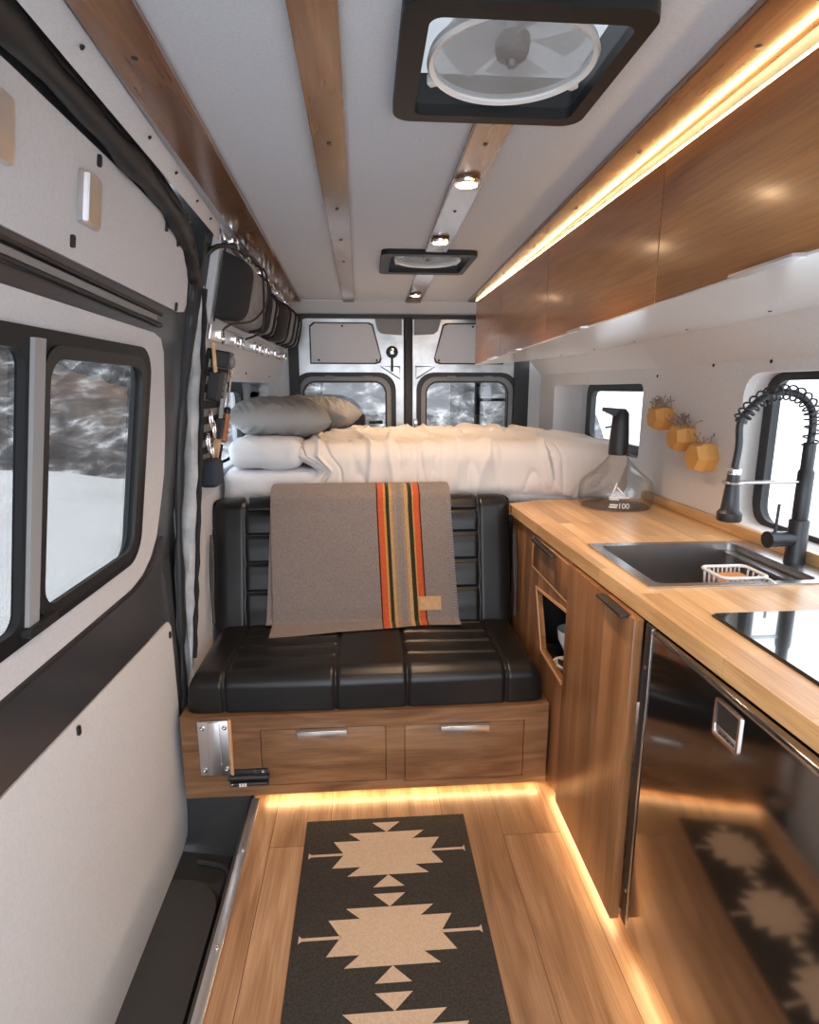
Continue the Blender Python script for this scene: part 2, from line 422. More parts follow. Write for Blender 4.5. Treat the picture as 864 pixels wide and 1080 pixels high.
def recess(loop, fin, fout, parent):
    n = len(loop)
    obj('window_recess', MB().raw([fin(a, z) for a, z in loop] + [fout(a, z) for a, z in loop], [(i, (i+1) % n, (i+1) % n + n, i+n) for i in range(n)]), M['fabric_right_bounce'], parent)
recess(near_hole, lambda a, z: (XR(a)+.0301, a, z), lambda a, z: (1.345, a, z), wr)
recess(rear_hole, lambda a, z: (XR(a)+.0301, a, z), lambda a, z: (1.33, a, z), wr2)
w1 = struct('window_1', MB().plate(rrect(.50, 1.94, .93, 1.475, .07), [rrect(.55, 1.862, .962, 1.436, .06)], fx(1.325), 0, .03), M['black_plastic'])
obj('glass_pane', MB().plate(rrect(.545, 1.866, .96, 1.438, .06), [], fx(1.340), 0, .004), M['tint_right'], w1)
obj('rubber_seal', MB().plate(rrect(.542, 1.885, .955, 1.448, .06), [rrect(.555, 1.848, .972, 1.427, .055)], fx(1.318), 0, .01), M['black_rubber'], w1)
w2 = struct('window_2', MB().plate(rrect(2.45, 3.40, 1.09, 1.432, .06), [rrect(2.50, 3.33, 1.135, 1.388, .045)], fx(1.285), 0, .03), M['black_plastic'])
obj('glass_pane', MB().plate(rrect(2.495, 3.335, 1.13, 1.393, .05), [], fx(1.305), 0, .004), M['tint_right'], w2)
obj('surround', MB().plate([(2.3, .95), (3.62, .95), (3.62, 1.5), (2.3, 1.5)], [rrect(2.455, 3.395, 1.095, 1.427, .05)], fx(1.31), 0, .02), M['fabric_wall'], w2)
# wall screws
def screw_on_wall(parent, P, nrm=(-1, 0, 0)):
    q = Vector(nrm).to_track_quat('Z', 'Y').to_matrix().to_4x4()
    obj('screw', MB().lathe([(.006, -.001), (.006, .002), (.003, .004), (0, .004)], P, 10, q), M['black_plastic'], parent)
for P in ((1.25, 1.782, 1.484), (1.25, 2.50, 1.455), (1.25, 2.09, 1.484)): screw_on_wall(wr, P)
for y, z in ((2.75, 1.47), (3.4, 1.47)): screw_on_wall(wl, (XL(z), y, z), (1, 0, .2))

# rear wall, header and pillars
b = MB()
b.plate([(-.85, .2), (1.4, .2), (1.4, 1.95), (-.85, 1.95)], [rrect(-.475, 1.055, .5, 1.855, .07)], fy(3.85), 0, .06)
b.hexa([(-.47, 3.63, 1.905), (.97, 3.63, 1.905), (.97, 3.63, 1.95), (-.47, 3.63, 1.95), (-.47, 3.851, 1.865), (.97, 3.851, 1.865), (.97, 3.851, 1.95), (-.47, 3.851, 1.95)])
b.hexa([(1.113, 3.755, .2), (1.16, 3.755, .2), (1.12, 3.86, .2), (1.055, 3.851, .2), (1.113, 3.755, 1.60), (1.16, 3.755, 1.60), (1.12, 3.86, 1.60), (1.055, 3.851, 1.60)])
struct('wall_back', b, M['fabric_wall'])
struct('trim_1', MB().plate(rrect(-.478, 1.06, .48, 1.858, .075), [rrect(-.415, .965, .5, 1.832, .06)], fy(3.842), 0, .05), M['black_rubber'])
struct('trim_2', MB().box(.247, .303, 3.835, 3.90, .5, 1.845, .012), M['black_rubber'])

def rear_door(name, x0, x1, wx0, wx1, mir):
    lo = rrect(wx0, wx1, .75, 1.448, .075)
    d = struct(name, MB().plate(rrect(x0, x1, .5, 1.84, .02), [lo], fy(3.87), 0, .05), M['bare_steel'])
    rub = rrect(wx0-.062, wx1+.062, .72, 1.505, .11)
    obj('rubber_seal', MB().plate(rub, [rrect(wx0-.032, wx1+.032, .74, 1.478, .095)], fy(3.855), 0, .02), M['black_rubber'], d)
    obj('window_trim', MB().plate(rrect(wx0-.034, wx1+.034, .73, 1.48, .095), [rrect(wx0-.004, wx1+.004, .75, 1.452, .08)], fy(3.862), 0, .02), M['grey_plastic'], d)
    obj('glass_seal', MB().plate(rrect(wx0-.008, wx1+.008, .74, 1.456, .08), [rrect(wx0+.006, wx1-.006, .76, 1.441, .07)], fy(3.866), 0, .05), M['black_rubber'], d)
    obj('glass_pane', MB().plate(lo, [], fy(3.90), 0, .004), M['tint_rear'], d)
    c = (x0+x1)/2
    for dx in (-.12, .12):
        obj('window_clip', MB().box(c+dx-.03, c+dx+.03, 3.852, 3.87, 1.462, 1.484, .004), M['grey_plastic'], d)
    P = [(-.337, 1.565), (-.337, 1.78), (-.31, 1.802), (.02, 1.802), (.045, 1.79), (.098, 1.60), (.09, 1.575), (.06, 1.565)]
    if mir: P = [(.548 - x, z) for x, z in P]
    obj('fabric_panel', MB().plate(P, [], fy(3.862), 0, .01), M['fabric_wall'], d)
    big = [(x + (.009 if x > c else -.009), z + (.009 if z > 1.7 else -.009)) for x, z in P]
    obj('panel_edge', MB().plate(big, [], fy(3.866), 0, .006), M['black_rubber'], d)
    for sx, sz in ((-.14, 1.788), (.075, 1.58), (-.29, 1.58)):
        sx = .548 - sx if mir else sx
        obj('screw', MB().lathe([(.007, 0), (.007, .003), (0, .004)], (sx, 3.862, sz), 10, Matrix.Rotation(PI/2, 4, 'X')), M['black_plastic'], d)
    hx = .06 if not mir else .488
    Q = [(.06, 1.842), (.235, 1.842), (.235, 1.735), (.11, 1.742), (.085, 1.76)]
    if mir: Q = [(.548 - x, z) for x, z in Q]
    obj('hinge_pad', MB().plate(Q, [], fy(3.855), 0, .02), M['grey_plastic'], d)
    T = [(.10, 1.542), (.222, 1.542), (.222, 1.465)]
    if mir: T = [(.548 - x, z) for x, z in T]
    cx = sum(t[0] for t in T)/3; cz = sum(t[1] for t in T)/3
    b = MB(); b.tube([(x, 3.868, z) for x, z in T], .006, 6, closed=True)
    obj('pressed_rib', b, M['bare_steel'], d)
    return d
d2 = rear_door('door_2', -.46, .248, -.395, .134, False)
d3 = rear_door('door_3', .302, 1.045, .391, .93, True)
b = MB(); b.lathe([(.034, 0), (.038, .008), (.038, .014), (.026, .016), (.024, .010), (0, .010)], (.172, 3.866, 1.63), 24, Matrix.Rotation(PI/2, 4, 'X'))
lt = obj('latch', b, M['black_plastic'], d2)
obj('latch_knob', MB().box(.158, .186, 3.842, 3.862, 1.615, 1.655, .006), M['chrome'], lt)
obj('latch_lever', MB().tube([(.172, 3.85, 1.60), (.172, 3.85, 1.51)], .007, 8), M['black_plastic'], lt)
obj('door_catch', MB().box(.312, .335, 3.85, 3.87, 1.15, 1.21, .004), M['chrome'], d3)

# ------------------------------------------------------------------ sliding door (closed, left of the camera)
def XD(z): return -.66 + .146*max(0, z-.86)
def fD(a, z, d): return (XD(z) + d, a, z)
b = MB()
edge = [(-.30, -.185), (1.84, -.185), (1.925, -.13), (1.935, .2), (1.935, .86)]
b.plate(edge + [(-.30, .86)], [], fD, 0, -.05)
b.plate([(-.30, .86), (1.935, .86), (1.945, 1.10), (1.93, 1.50), (1.945, 1.70), (1.94, 1.82), (1.90, 1.90), (1.45, 1.936), (-.30, 1.936)],
        [rrect(-.22, 1.665, .93, 1.515, .06)], fD, 0, -.05)
door = struct('door_1', b, M['door_steel'])
obj('lower_panel', MB().plate([(-.28, .69), (.97, .69), (1.86, .655), (1.883, .63), (1.889, .2), (1.881, -.11), (1.86, -.148), (1.80, -.165), (1.24, -.174), (-.28, -.174)], [], fD, 0, .006), M['fabric_door'], door)
midp = [(-.28, .862), (1.60, .858), (1.68, .872), (1.745, .91), (1.785, .965), (1.80, 1.04), (1.815, 1.15), (1.80, 1.28), (1.745, 1.50), (1.715, 1.535), (1.66, 1.546), (1., 1.558), (-.28, 1.57)]
obj('middle_panel', MB().plate(midp, [rrect(-.24, 1.63, .945, 1.497, .07)], fD, 0, .006), M['fabric_door'], door)
up = [(-.28, 1.655), (1., 1.641), (1.85, 1.621), (1.90, 1.628), (1.922, 1.65), (1.918, 1.74), (1.90, 1.795), (1.86, 1.825), (1.79, 1.838), (1.43, 1.852), (1., 1.862), (-.28, 1.872)]
obj('upper_panel', MB().plate(up, [], fD, 0, .006), M['fabric_door'], door)
b = MB()
b.plate([(-.28, .70), (1.0, .70), (1.70, .672), (1.76, .69), (1.80, .76), (1.835, .95), (1.80, .90), (1.74, .862), (1.62, .845), (-.28, .848)], [], lambda a, z, d: (XD(z) + d, a, z), 0, .010)
obj('lower_belt', b, M['door_steel'], door)
b = MB(); b.plate([(-.28, 1.605), (1.0, 1.592), (1.66, 1.577), (1.66, 1.590), (1.0, 1.612), (-.28, 1.628)], [], fD, 0, .012)
obj('upper_belt', b, M['grey_plastic'], door)
for z0, z1, w_ in ((1.617, 1.600, .005), (1.590, 1.573, .006)):
    b = MB(); b.tube([fD(-.28, z0+.018, .008), fD(1., z0+.006, .008), fD(1.70, z1-.004, .008)], w_, 8)
    obj('belt_groove', b, M['black_rubber'], door)
b = MB()
b.plate(rrect(-.24, 1.635, .938, 1.503, .075), [rrect(-.19, 1.048, .975, 1.466, .03), rrect(1.112, 1.575, .975, 1.462, .05)], fD, -.004, .014)
wf = obj('window_frame', b, M['frame_black'], door)
obj('inner_seal', MB().plate(rrect(1.095, 1.592, .958, 1.478, .06), [rrect(1.12, 1.567, .983, 1.454, .045)], fD, .010, .019), M['black_rubber'], wf)
obj('window_divider', MB().plate([(1.060, .955), (1.095, .955), (1.095, 1.485), (1.060, 1.485)], [], fD, .010, .022), M['divider'], wf)
obj('slider_latch', MB().plate(rrect(1.05, 1.15, .952, .972, .008), [], fD, .012, .03), M['black_plastic'], wf)
for a0, a1 in ((-.20, 1.06), (1.10, 1.585)):
    obj('glass_pane', MB().plate([(a0, .968), (a1, .968), (a1, 1.475), (a0, 1.475)], [], fD, -.004, 0), M['tint_left'], wf)
def mount_plate(y0, y1, z0, z1):
    p = obj('mounting_plate', MB().plate(rrect(y0, y1, z0, z1, .006), [], fD, .006, .016), M['aluminium'], door)
    obj('plate_channel', MB().plate([(y0+.012, z0+.004), (y0+.042, z0+.004), (y0+.042, z1-.004), (y0+.012, z1-.004)], [], fD, .015, .022), M['aluminium'], p)
mount_plate(1.222, 1.298, 1.706, 1.797)
mount_plate(.90, 1.005, 1.725, 1.815)
for y, z in ((1.205, 1.667), (1.82, 1.632), (1.80, 1.80), (1.30, 1.835), (1.86, .61), (1.24, .652), (1.70, 1.815)):
    obj('panel_clip', MB().plate(rrect(y-.006, y+.006, z-.011, z+.011, .004), [], fD, .005, .011), M['black_plastic'], door)

struct('roof_side', MB().box(-.75, -.42, FB, 2.12, 1.9405, 1.96), M['door_steel'])
# header strip above the sliding door, door seal and insulated curtain
b = MB()
def hdr(t, s_):     # t along Y, s across
    y = lerp(FB, 2.02, t); top = -.345 - .0505*y
    low = (-.430 - .010*max(y, 0), 1.895 - .030*max(0, y-.7))
    return (lerp(top, low[0], s_), y, lerp(1.905, low[1], s_))
b.grid(hdr, 20, 2); b.grid(lambda t, s_: Vector(hdr(t, s_)) + Vector((-.01, 0, .02)), 20, 2)
hs = struct('trim_3', b, M['fabric_wall'])
for y in (1.02, 1.33, 1.52, 1.72, 1.88):
    t = (y-FB)/(2.02-FB); P = Vector(hdr(t, .35)) + Vector((.002, 0, -.004))
    obj('screw', MB().lathe([(.0035, 0), (.0045, .003), (0, .005)], P, 8, Matrix.Rotation(PI*.75, 4, 'Y')), M['black_plastic'], hs)
path = [(-.478, -.4, 1.90), (-.478, .6, 1.892), (-.480, 1.2, 1.877), (-.487, 1.6, 1.855), (-.505, 1.84, 1.81), (-.522, 1.95, 1.72), (-.552, 1.975, 1.56), (-.612, 1.972, 1.19), (-.650, 1.972, .66), (-.662, 1.97, .3), (-.664, 1.97, -.15)]
b = MB(); b.tube(path, lambda t: (.024 if t < .5 else .015) + .004*math.sin(t*57) + .003*math.sin(t*131+1), 10, smooth=8)
struct('trim_4', b, M['black_rubber'])
b = MB(); b.tube([(x+.012, y-.012 if z < 1.8 else y, z+.022 if z > 1.8 else z) for x, y, z in path[1:6]], .012, 8, smooth=8)
struct('trim_5', b, M['black_plastic'])
def curt(u, v):
    z = lerp(.42, 1.74, v); xr = -.508 - .165*max(0, 1.62-z)*.55 - .0*z
    xr = lerp(-.632, -.503, max(0, (z-.42)/1.32)) if z > .42 else -.632
    wd = .056*min(1, (z-.40)/.45)**.8
    cx = xr - wd/2; a = 2*PI*u
    rx = wd/2*(1+.18*noise.noise(Vector((z*9, a, 3)))); ry = .020*(1+.4*noise.noise(Vector((z*11, a*1.3, 9))))
    return (cx + rx*math.cos(a) + .006*noise.noise(Vector((z*5, 0, 1))), 2.012 + ry*math.sin(a), z)
b = MB(); b.grid(curt, 20, 60, wrapu=True)
ct = obj('insulated_curtain', b, M['quilt'])
tag(ct, 'grey quilted curtain bunched at the rear edge of the sliding door', 'curtain')
b = MB(); b.tube([(lerp(-.632, -.503, (z-.42)/1.32)+.004, 2.006 + .004*math.sin(z*40), z) for z in [.46+.05*k for k in range(26)]], lambda t: .008+.002*math.sin(t*70), 8)
obj('binding', b, M['black_cloth'], ct)

# step well below the floor edge
b = MB()
b.box(-.72, -.41, -.4, 2.0, -.24, -.205)
b.box(-.425, -.409, -.4, 2.0, -.205, -.006)
b.hexa([(-.72, 1.86, -.205), (-.425, 1.80, -.205), (-.425, 1.99, -.205), (-.72, 1.99, -.205), (-.72, 1.90, .0), (-.425, 1.88, .0), (-.425, 1.99, .0), (-.72, 1.99, .0)])
sw = obj('entry_step', b, M['rubber_step']); tag(sw, 'dark moulded plastic entry step below the floor edge by the sliding door', 'step')
tr = rrect(-.70, -.468, -.3, 1.70, (.01, .01, .13, .01), 10)
b = MB()
lo = [(x, y, -.205) for x, y in tr]; hi = [(x - .016*(x > -.6), y - .02*(y > .8), -.165) for x, y in tr]; n = len(tr)
b.raw(lo + hi, [(i, (i+1) % n, (i+1) % n + n, i+n) for i in range(n)] + [tuple(range(n, 2*n))])
obj('tread', b, M['rubber_step'], sw)
b = MB(); b.tube([(-.444, .0, -.198), (-.444, 1.55, -.198), (-.458, 1.68, -.198), (-.50, 1.755, -.198), (-.60, 1.79, -.198)], .010, 8, smooth=6)
obj('raised_rib', b, M['rubber_step'], sw)
b = MB(); b.box(-.414, -.386, -1.3, 1.834, 0, .006, .002)
t6 = struct('trim_6', b, M['aluminium'])
for y in (1.275, 1.60, .95):
    obj('screw', MB().lathe([(.006, .005), (.006, .008), (0, .010)], (-.40, y, 0), 10), M['chrome'], t6)

# ------------------------------------------------------------------ ceiling slats, lamps, vents
def slat(near, far, y0, y1, z0, z1, label, bolts=()):
    """near/far: (left x, right x) of the whole line at Y .9 and 3.62"""
    def xs(y):
        t = (y-.9)/2.72; return lerp(near[0], far[0], t), lerp(near[1], far[1], t)
    a0, a1 = xs(y0); c0, c1 = xs(y1)
    b = MB(); b.hexa([(a0, y0, z0), (a1, y0, z0), (c1, y1, z0), (c0, y1, z0), (a0, y0, z1), (a1, y0, z1), (c1, y1, z1), (c0, y1, z1)])
    bmesh.ops.bevel(b.bm, geom=b.bm.edges[:], offset=.0025, segments=2, affect='EDGES')
    o = obj('ceiling_slat', b, M['slat']); tag(o, label, 'wooden slat', 'stained wooden slats along the ceiling')
    for y in bolts:
        xa, xb = xs(y)
        obj('screw', MB().lathe([(.005, 0), (.005, .002), (0, .003)], ((xa+xb)/2, y, z0), 10, Matrix.Rotation(PI, 4, 'X')), M['matte_black'], o)
    return o
slat((-.384, -.297), (-.463, -.364), FB, 3.625, 1.896, 1.911, 'long brown ceiling slat beside the door header on the left', (1.05, 1.65, 2.3))
slat((-.097, -.029), (-.123, -.056), FB, 3.625, 1.896, 1.911, 'long brown ceiling slat second from the left, left of the roof vents', (1.35, 1.8, 2.15, 2.5))
RN, RF = (.214, .286), (.240, .330)
slat(RN, RF, FB, .868, 1.896, 1.911, 'short brown ceiling slat ahead of the large roof vent')
slat(RN, RF, 1.226, 2.325, 1.896, 1.911, 'brown ceiling slat between the large and the small roof vent', (1.33, 1.80))
slat(RN, RF, 2.712, 3.625, 1.896, 1.911, 'short brown ceiling slat behind the small roof vent')
s4 = slat((.532, .640), (.604, .650), FB, 3.57, 1.896, 1.911, 'lit amber slat under the ceiling along the overhead cabinets', (.95, 1.35, 1.75, 2.2, 2.7))
def puck(y, label):
    x = .2515 + .012*(y-1.5)
    r = thing('puck_light', label, 'ceiling lamp', (x, y, 1.88), 'puck lights in the ceiling slat')
    b = MB(); b.lathe([(.030, .016), (.034, .010), (.033, .004), (.026, .002), (.025, .008), (.025, .016)], (x, y, 1.88), 28)
    obj('bezel', b, M['chrome'], r)
    b = MB(); b.lathe([(0, .0045), (.018, .0045), (.0255, .007), (.0255, .010), (0, .010)], (x, y, 1.88), 24)
    obj('lens', b, M['puck'], r)
puck(.42, 'added puck lamp out of view, in the slat ahead of the large roof vent above the camera')  # unseen lamp added for more warm light
puck(1.54, 'lit puck lamp in the slat nearest the large roof vent')
puck(2.12, 'lit puck lamp in the slat just ahead of the small roof vent')
puck(3.28, 'lit puck lamp in the slat behind the small roof vent')

def vent(V, label, big):
    cx, cy = (V[0]+V[1])/2, (V[2]+V[3])/2
    r = thing('roof_vent', label, 'roof vent', (cx, cy, 1.90), 'roof fan vents')
    b = MB()
    o = rrect(V[0]-.018, V[1]+.015, V[2]-.015, V[3]+.014, .035)
    if not big: o = rrect(V[0]-.018, V[1]+.012, V[2]-.015, V[3]+.03, .03)
    h = rrect(V[0]+.020, V[1]-.010, V[2]+.022, V[3]-.014, .02)
    b.plate(o, [h], fz(1.891), 0, .019); bmesh.ops.bevel(b.bm, geom=[e for e in b.bm.edges if e.calc_face_angle(0) > 1 and all(v.co.z < 1.895 for v in e.verts)], offset=.006, segments=2, affect='EDGES')
    obj('frame', b, M['frame_black'], r)
    b = MB(); n = len(h); hi = [(cx + (x-cx)*1.04, cy + (y-cy)*1.04) for x, y in h]
    b.raw([(x, y, 1.895) for x, y in h] + [(x, y, 1.962) for x, y in hi] + [(x+.004*(1 if x > cx else -1), y+.004*(1 if y > cy else -1), 1.895) for x, y in h] + [(x+.004*(1 if x > cx else -1), y+.004*(1 if y > cy else -1), 1.962) for x, y in hi],
          [(i, (i+1) % n, (i+1) % n + n, i+n) for i in range(n)] + [(i+2*n, (i+1) % n+2*n, (i+1) % n + 3*n, i+3*n) for i in range(n)])
    obj('shroud', b, M['black_plastic'], r)
    cy2 = cy + .004; R = .132
    b = MB(); b.lathe([(R-.007, 0), (R, -.003), (R+.004, .003), (R+.001, .013), (R-.006, .013)], (cx+.006, cy2, 1.908), 56, closed=True)
    obj('fan_ring', b, M['white_plastic'], r)
    for k in range(3):
        a = .5 + k*2*PI/3
        obj('ring_tab', MB().box(-.008, .008, -.008, .008, -.006, .01, .002, mx=Matrix.Translation((cx+.006+(R+.007)*math.cos(a), cy2+(R+.007)*math.sin(a), 1.913)) @ Matrix.Rotation(a, 4, 'Z')), M['white_plastic'], r)
    b = MB(); pc = [(R-.006, .004), (R*.8, .009), (R*.5, .014), (R*.2, .017), (0, .018)]
    b.lathe(pc + [(q_, z_+.0015) for q_, z_ in pc[::-1]], (cx+.006, cy2, 1.908), 48)
    obj('fan_cover', b, M['fan_cover'], r)
    for k in range(5):
        a0 = k*2*PI/5
        def bl(u, v, a0=a0):
            rr = lerp(.026, R-.018, u); a = a0 + (v-.5)*(.75+.25*u)
            return (cx+.006+rr*math.cos(a), cy2+rr*math.sin(a), 1.942 + .014*(v-.5))
        b = MB(); b.grid(bl, 8, 6); b.grid(lambda u, v, bl=bl: Vector(bl(u, v)) + Vector((0, 0, .002)), 8, 6)
        obj('fan_blade', b, M['fan_plastic'], r)
    b = MB(); b.lathe([(0, -.022), (.006, -.022), (.008, -.012), (.024, -.008), (.028, .004), (.028, .02), (0, .02)], (cx+.006, cy2, 1.926), 24)
    obj('fan_hub', b, M['grey_plastic'], r)
    b = MB(); b.box(cx-.018, cx+.03, V[2]+.03, cy2-.02, 1.950, 1.957, .002)
    obj('motor_arm', b, M['fan_plastic'], r)
    b = MB()
    def dm(u, v): 
        a, c = u*2-1, v*2-1; k = (1-a**4)*(1-c**4)
        return (cx + a*.165, cy + c*.165, 1.958 + .05*k)
    b.grid(dm, 14, 14); b.grid(lambda u, v: Vector(dm(u, v)) + Vector((0, 0, .003)), 14, 14)
    obj('lid_dome', b, M['dome'], r)
    obj('screen_post', MB().box(V[0]+.045, V[0]+.075, V[2]+.045, V[2]+.062, 1.925, 1.96, .003), M['black_plastic'], r)
    if big:
        obj('sticker', MB().box(cx+.045, cx+.085, V[2]+.055, V[2]+.075, 1.936, 1.938), M['ceramic'], r)
        obj('sticker_band', MB().box(cx+.045, cx+.085, V[2]+.079, V[2]+.087, 1.936, 1.938), M['black_plastic'], r)
vent(V1, 'large square black roof vent with clear fan nearest the camera', True)
vent(V2, 'small-looking black roof vent farther back towards the bed', False)

# ------------------------------------------------------------------ overhead cabinets
def zb(y): return 1.538 + (3.5-y)*.0195
def zt(y): return 1.893 - (3.5-y)*.0085
def zw(y): return zb(y) + .030
FX = .64
def overhead(y0, y1, handle, label, end=False):
    r = thing('overhead_cabinet', label, 'cabinet', ((FX+1.1)/2, (y0+y1)/2, 1.58), 'walnut overhead cabinets')
    g = .0013
    def slab(xa, xb, ya, yb, za, zc):
        return [(xa, ya, za(ya)), (xb, ya, za(ya)), (xb, yb, za(yb)), (xa, yb, za(yb)), (xa, ya, zc(ya)), (xb, ya, zc(ya)), (xb, yb, zc(yb)), (xa, yb, zc(yb))]
    b = MB(); b.hexa(slab(FX, FX+.016, y0+g, y1-g, lambda y: zb(y)+.004, zt))
    bmesh.ops.bevel(b.bm, geom=b.bm.edges[:], offset=.0012, segments=1, affect='EDGES')
    d = obj('door', b, M['walnut_y'], r)
    if handle:
        ya, yb = handle
        b = MB(); b.hexa([(FX-.022, ya, zb(ya)-.001), (FX+.004, ya, zb(ya)-.001), (FX+.004, yb, zb(yb)-.001), (FX-.022, yb, zb(yb)-.001),
                          (FX-.020, ya, zb(ya)+.004), (FX+.004, ya, zb(ya)+.006), (FX+.004, yb, zb(yb)+.006), (FX-.020, yb, zb(yb)+.004)])
        obj('handle', b, M['aluminium'], d)
    b = MB()
    def wx(y): return XR(y) - .012
    b.raw([(FX+.001, y0, zb(y0)), (FX+.001, y1, zb(y1)), (wx(y1)-.085, y1, zw(y1)), (wx(y0)-.085, y0, zw(y0)),
           (FX+.001, y0, zb(y0)+.012), (FX+.001, y1, zb(y1)+.012), (wx(y1)-.095, y1, zw(y1)+.012), (wx(y0)-.095, y0, zw(y0)+.012)],
          [(0, 1, 2, 3), (7, 6, 5, 4), (0, 4, 5, 1), (1, 5, 6, 2), (2, 6, 7, 3), (3, 7, 4, 0)])
    obj('bottom_panel', b, M['white_laminate'], r)
    for y in (y0+.001, y1-.013):
        b = MB(); b.hexa([(FX+.017, y, zb(y)+.013), (XR(y)-.125, y, zw(y)+.016), (XR(y)-.125, y+.012, zw(y)+.016), (FX+.017, y+.012, zb(y)+.013),
                (FX+.017, y, zt(y)), (.92, y, zt(y)), (.92, y+.012, zt(y)), (FX+.017, y+.012, zt(y))])
        obj('side_panel', b, M['walnut_y'], r)
    for y in ((y0*.75+y1*.25), (y0*.25+y1*.75)):
        obj('screw', MB().lathe([(.005, 0), (.005, .002), (0, .003)], (XR(y)-.20, y, lerp(zb(y), zw(y), .73)), 8, Matrix.Rotation(PI, 4, 'X')), M['matte_black'], r)
overhead(2.853, 3.50, (2.90, 3.05), 'farthest walnut overhead cabinet, at the end above the bed')
overhead(2.130, 2.853, (2.46, 2.60), 'second walnut overhead cabinet from the bed end')
overhead(1.324, 2.130, (1.72, 1.84), 'third walnut overhead cabinet from the bed end, above the jug')
overhead(.36, 1.324, (.867, 1.02), 'nearest large walnut overhead cabinet with the widest visible door')
r = thing('led_strip', 'glowing warm LED strip between the ceiling slat and the overhead cabinets', 'light strip', (.655, 1.9, 1.88))
b = MB(); b.hexa([(.641, .36, zt(.36)), (.690, .36, zt(.36)), (.690, 3.5, zt(3.5)), (.641, 3.5, zt(3.5)), (.641, .36, zt(.36)+.002), (.690, .36, zt(.36)+.002), (.690, 3.5, zt(3.5)+.002), (.641, 3.5, zt(3.5)+.002)])
obj('channel', b, M['aluminium'], r)
b = MB(); b.hexa([(.6405, .37, zt(.36)-.001), (.646, .37, zt(.36)-.001), (.646, 3.50, zt(3.5)-.001), (.6405, 3.50, zt(3.5)-.001), (.6405, .37, zt(.36)+.004), (.646, .37, zt(.36)+.004), (.646, 3.50, zt(3.5)+.003), (.6405, 3.50, zt(3.5)+.003)])
obj('diffuser', b, M['led'], r)

# ------------------------------------------------------------------ bench seat
BX0, BX1, BY = -.630, .618, 1.815
r = thing('bench_seat', 'black leatherette bench seat on a walnut drawer base', 'bench', (0, 2.1, .022))
D1 = (-.371, .053, .068, .278); D2 = (.116, .534, .060, .276)
b = MB(); b.plate([(BX0, .032), (BX1, .032), (BX1, .334), (BX0, .334)], [[(D[0], D[2]), (D[1], D[2]), (D[1], D[3]), (D[0], D[3])] for D in (D1, D2)], fy(BY), 0, .018)
obj('front_panel', b, M['walnut_x'], r)
obj('seat_board', MB().box(BX0, BX1, BY+.018, 2.44, .314, .334), M['walnut_x'], r)
obj('end_panel', MB().box(BX0, BX0+.018, BY+.018, 2.44, .032, .31), M['walnut_x'], r)
obj('end_panel', MB().box(BX1-.018, BX1, BY+.018, 2.44, .032, .31), M['walnut_x'], r)
obj('plinth', MB().box(-.36, BX1-.02, BY+.08, 2.42, 0.0, .034), M['black_plastic'], r)
obj('drawer_box', MB().box(-.40, .56, BY+.02, 2.40, .04, .30), M['black_plastic'], r)
for D, (h0, h1) in ((D1, (-.247, -.080)), (D2, (.240, .406))):
    g = .002
    d = obj('drawer', MB().box(D[0]+g, D[1]-g, BY-.0005, BY+.017, D[2]+g, D[3]-g, .0015), M['walnut_x'], r)
    b = MB(); b.box(h0, h1, BY-.022, BY+.004, D[3]-.006, D[3]-.001, .001); b.box(h0, h1, BY-.022, BY-.018, D[3]-.024, D[3]-.002, .0015)
    obj('handle', b, M['aluminium'], d)
b = MB(); b.box(-.573, -.468, BY-.010, BY, .122, .323, .003)
bk = obj('table_bracket', b, M['aluminium'], r)
obj('bracket_channel', MB().box(-.541, -.500, BY-.016, BY-.009, .124, .321, .003), M['aluminium'], bk)
obj('bracket_edge', MB().box(-.474, -.462, BY-.014, BY, .120, .325, .003), M['edge_wood'], bk)
for x in (-.557, -.484):
    for z in (.145, .300):
        obj('screw', MB().lathe([(.0085, 0), (.0085, .003), (.004, .004), (0, .002)], (x, BY-.010, z), 12, Matrix.Rotation(PI/2, 4, 'X')), M['steel'], bk)
b = MB(); b.box(-.478, -.350, BY-.010, BY, .075, .137, .003)
la = obj('combination_latch', b, M['black_plastic'], r)
obj('bolt_bar', MB().tube([(-.482, BY-.016, .114), (-.346, BY-.016, .114)], .009, 12), M['matte_black'], la)
obj('bolt_bar', MB().tube([(-.474, BY-.016, .090), (-.352, BY-.016, .090)], .008, 12), M['matte_black'], la)
for k, x in enumerate((-.468, -.442, -.433, -.424)):
    obj('digit_dial', MB().box(x-.0035, x+.0035, BY-.0255, BY-.017, .084, .096, .001), M['white_plastic'] if k else M['chrome'], la)
for x in (-.392, -.366):
    obj('screw', MB().lathe([(.005, 0), (.005, .003), (0, .003)], (x, BY-.010, .131), 10, Matrix.Rotation(PI/2, 4, 'X')), M['chrome'], la)

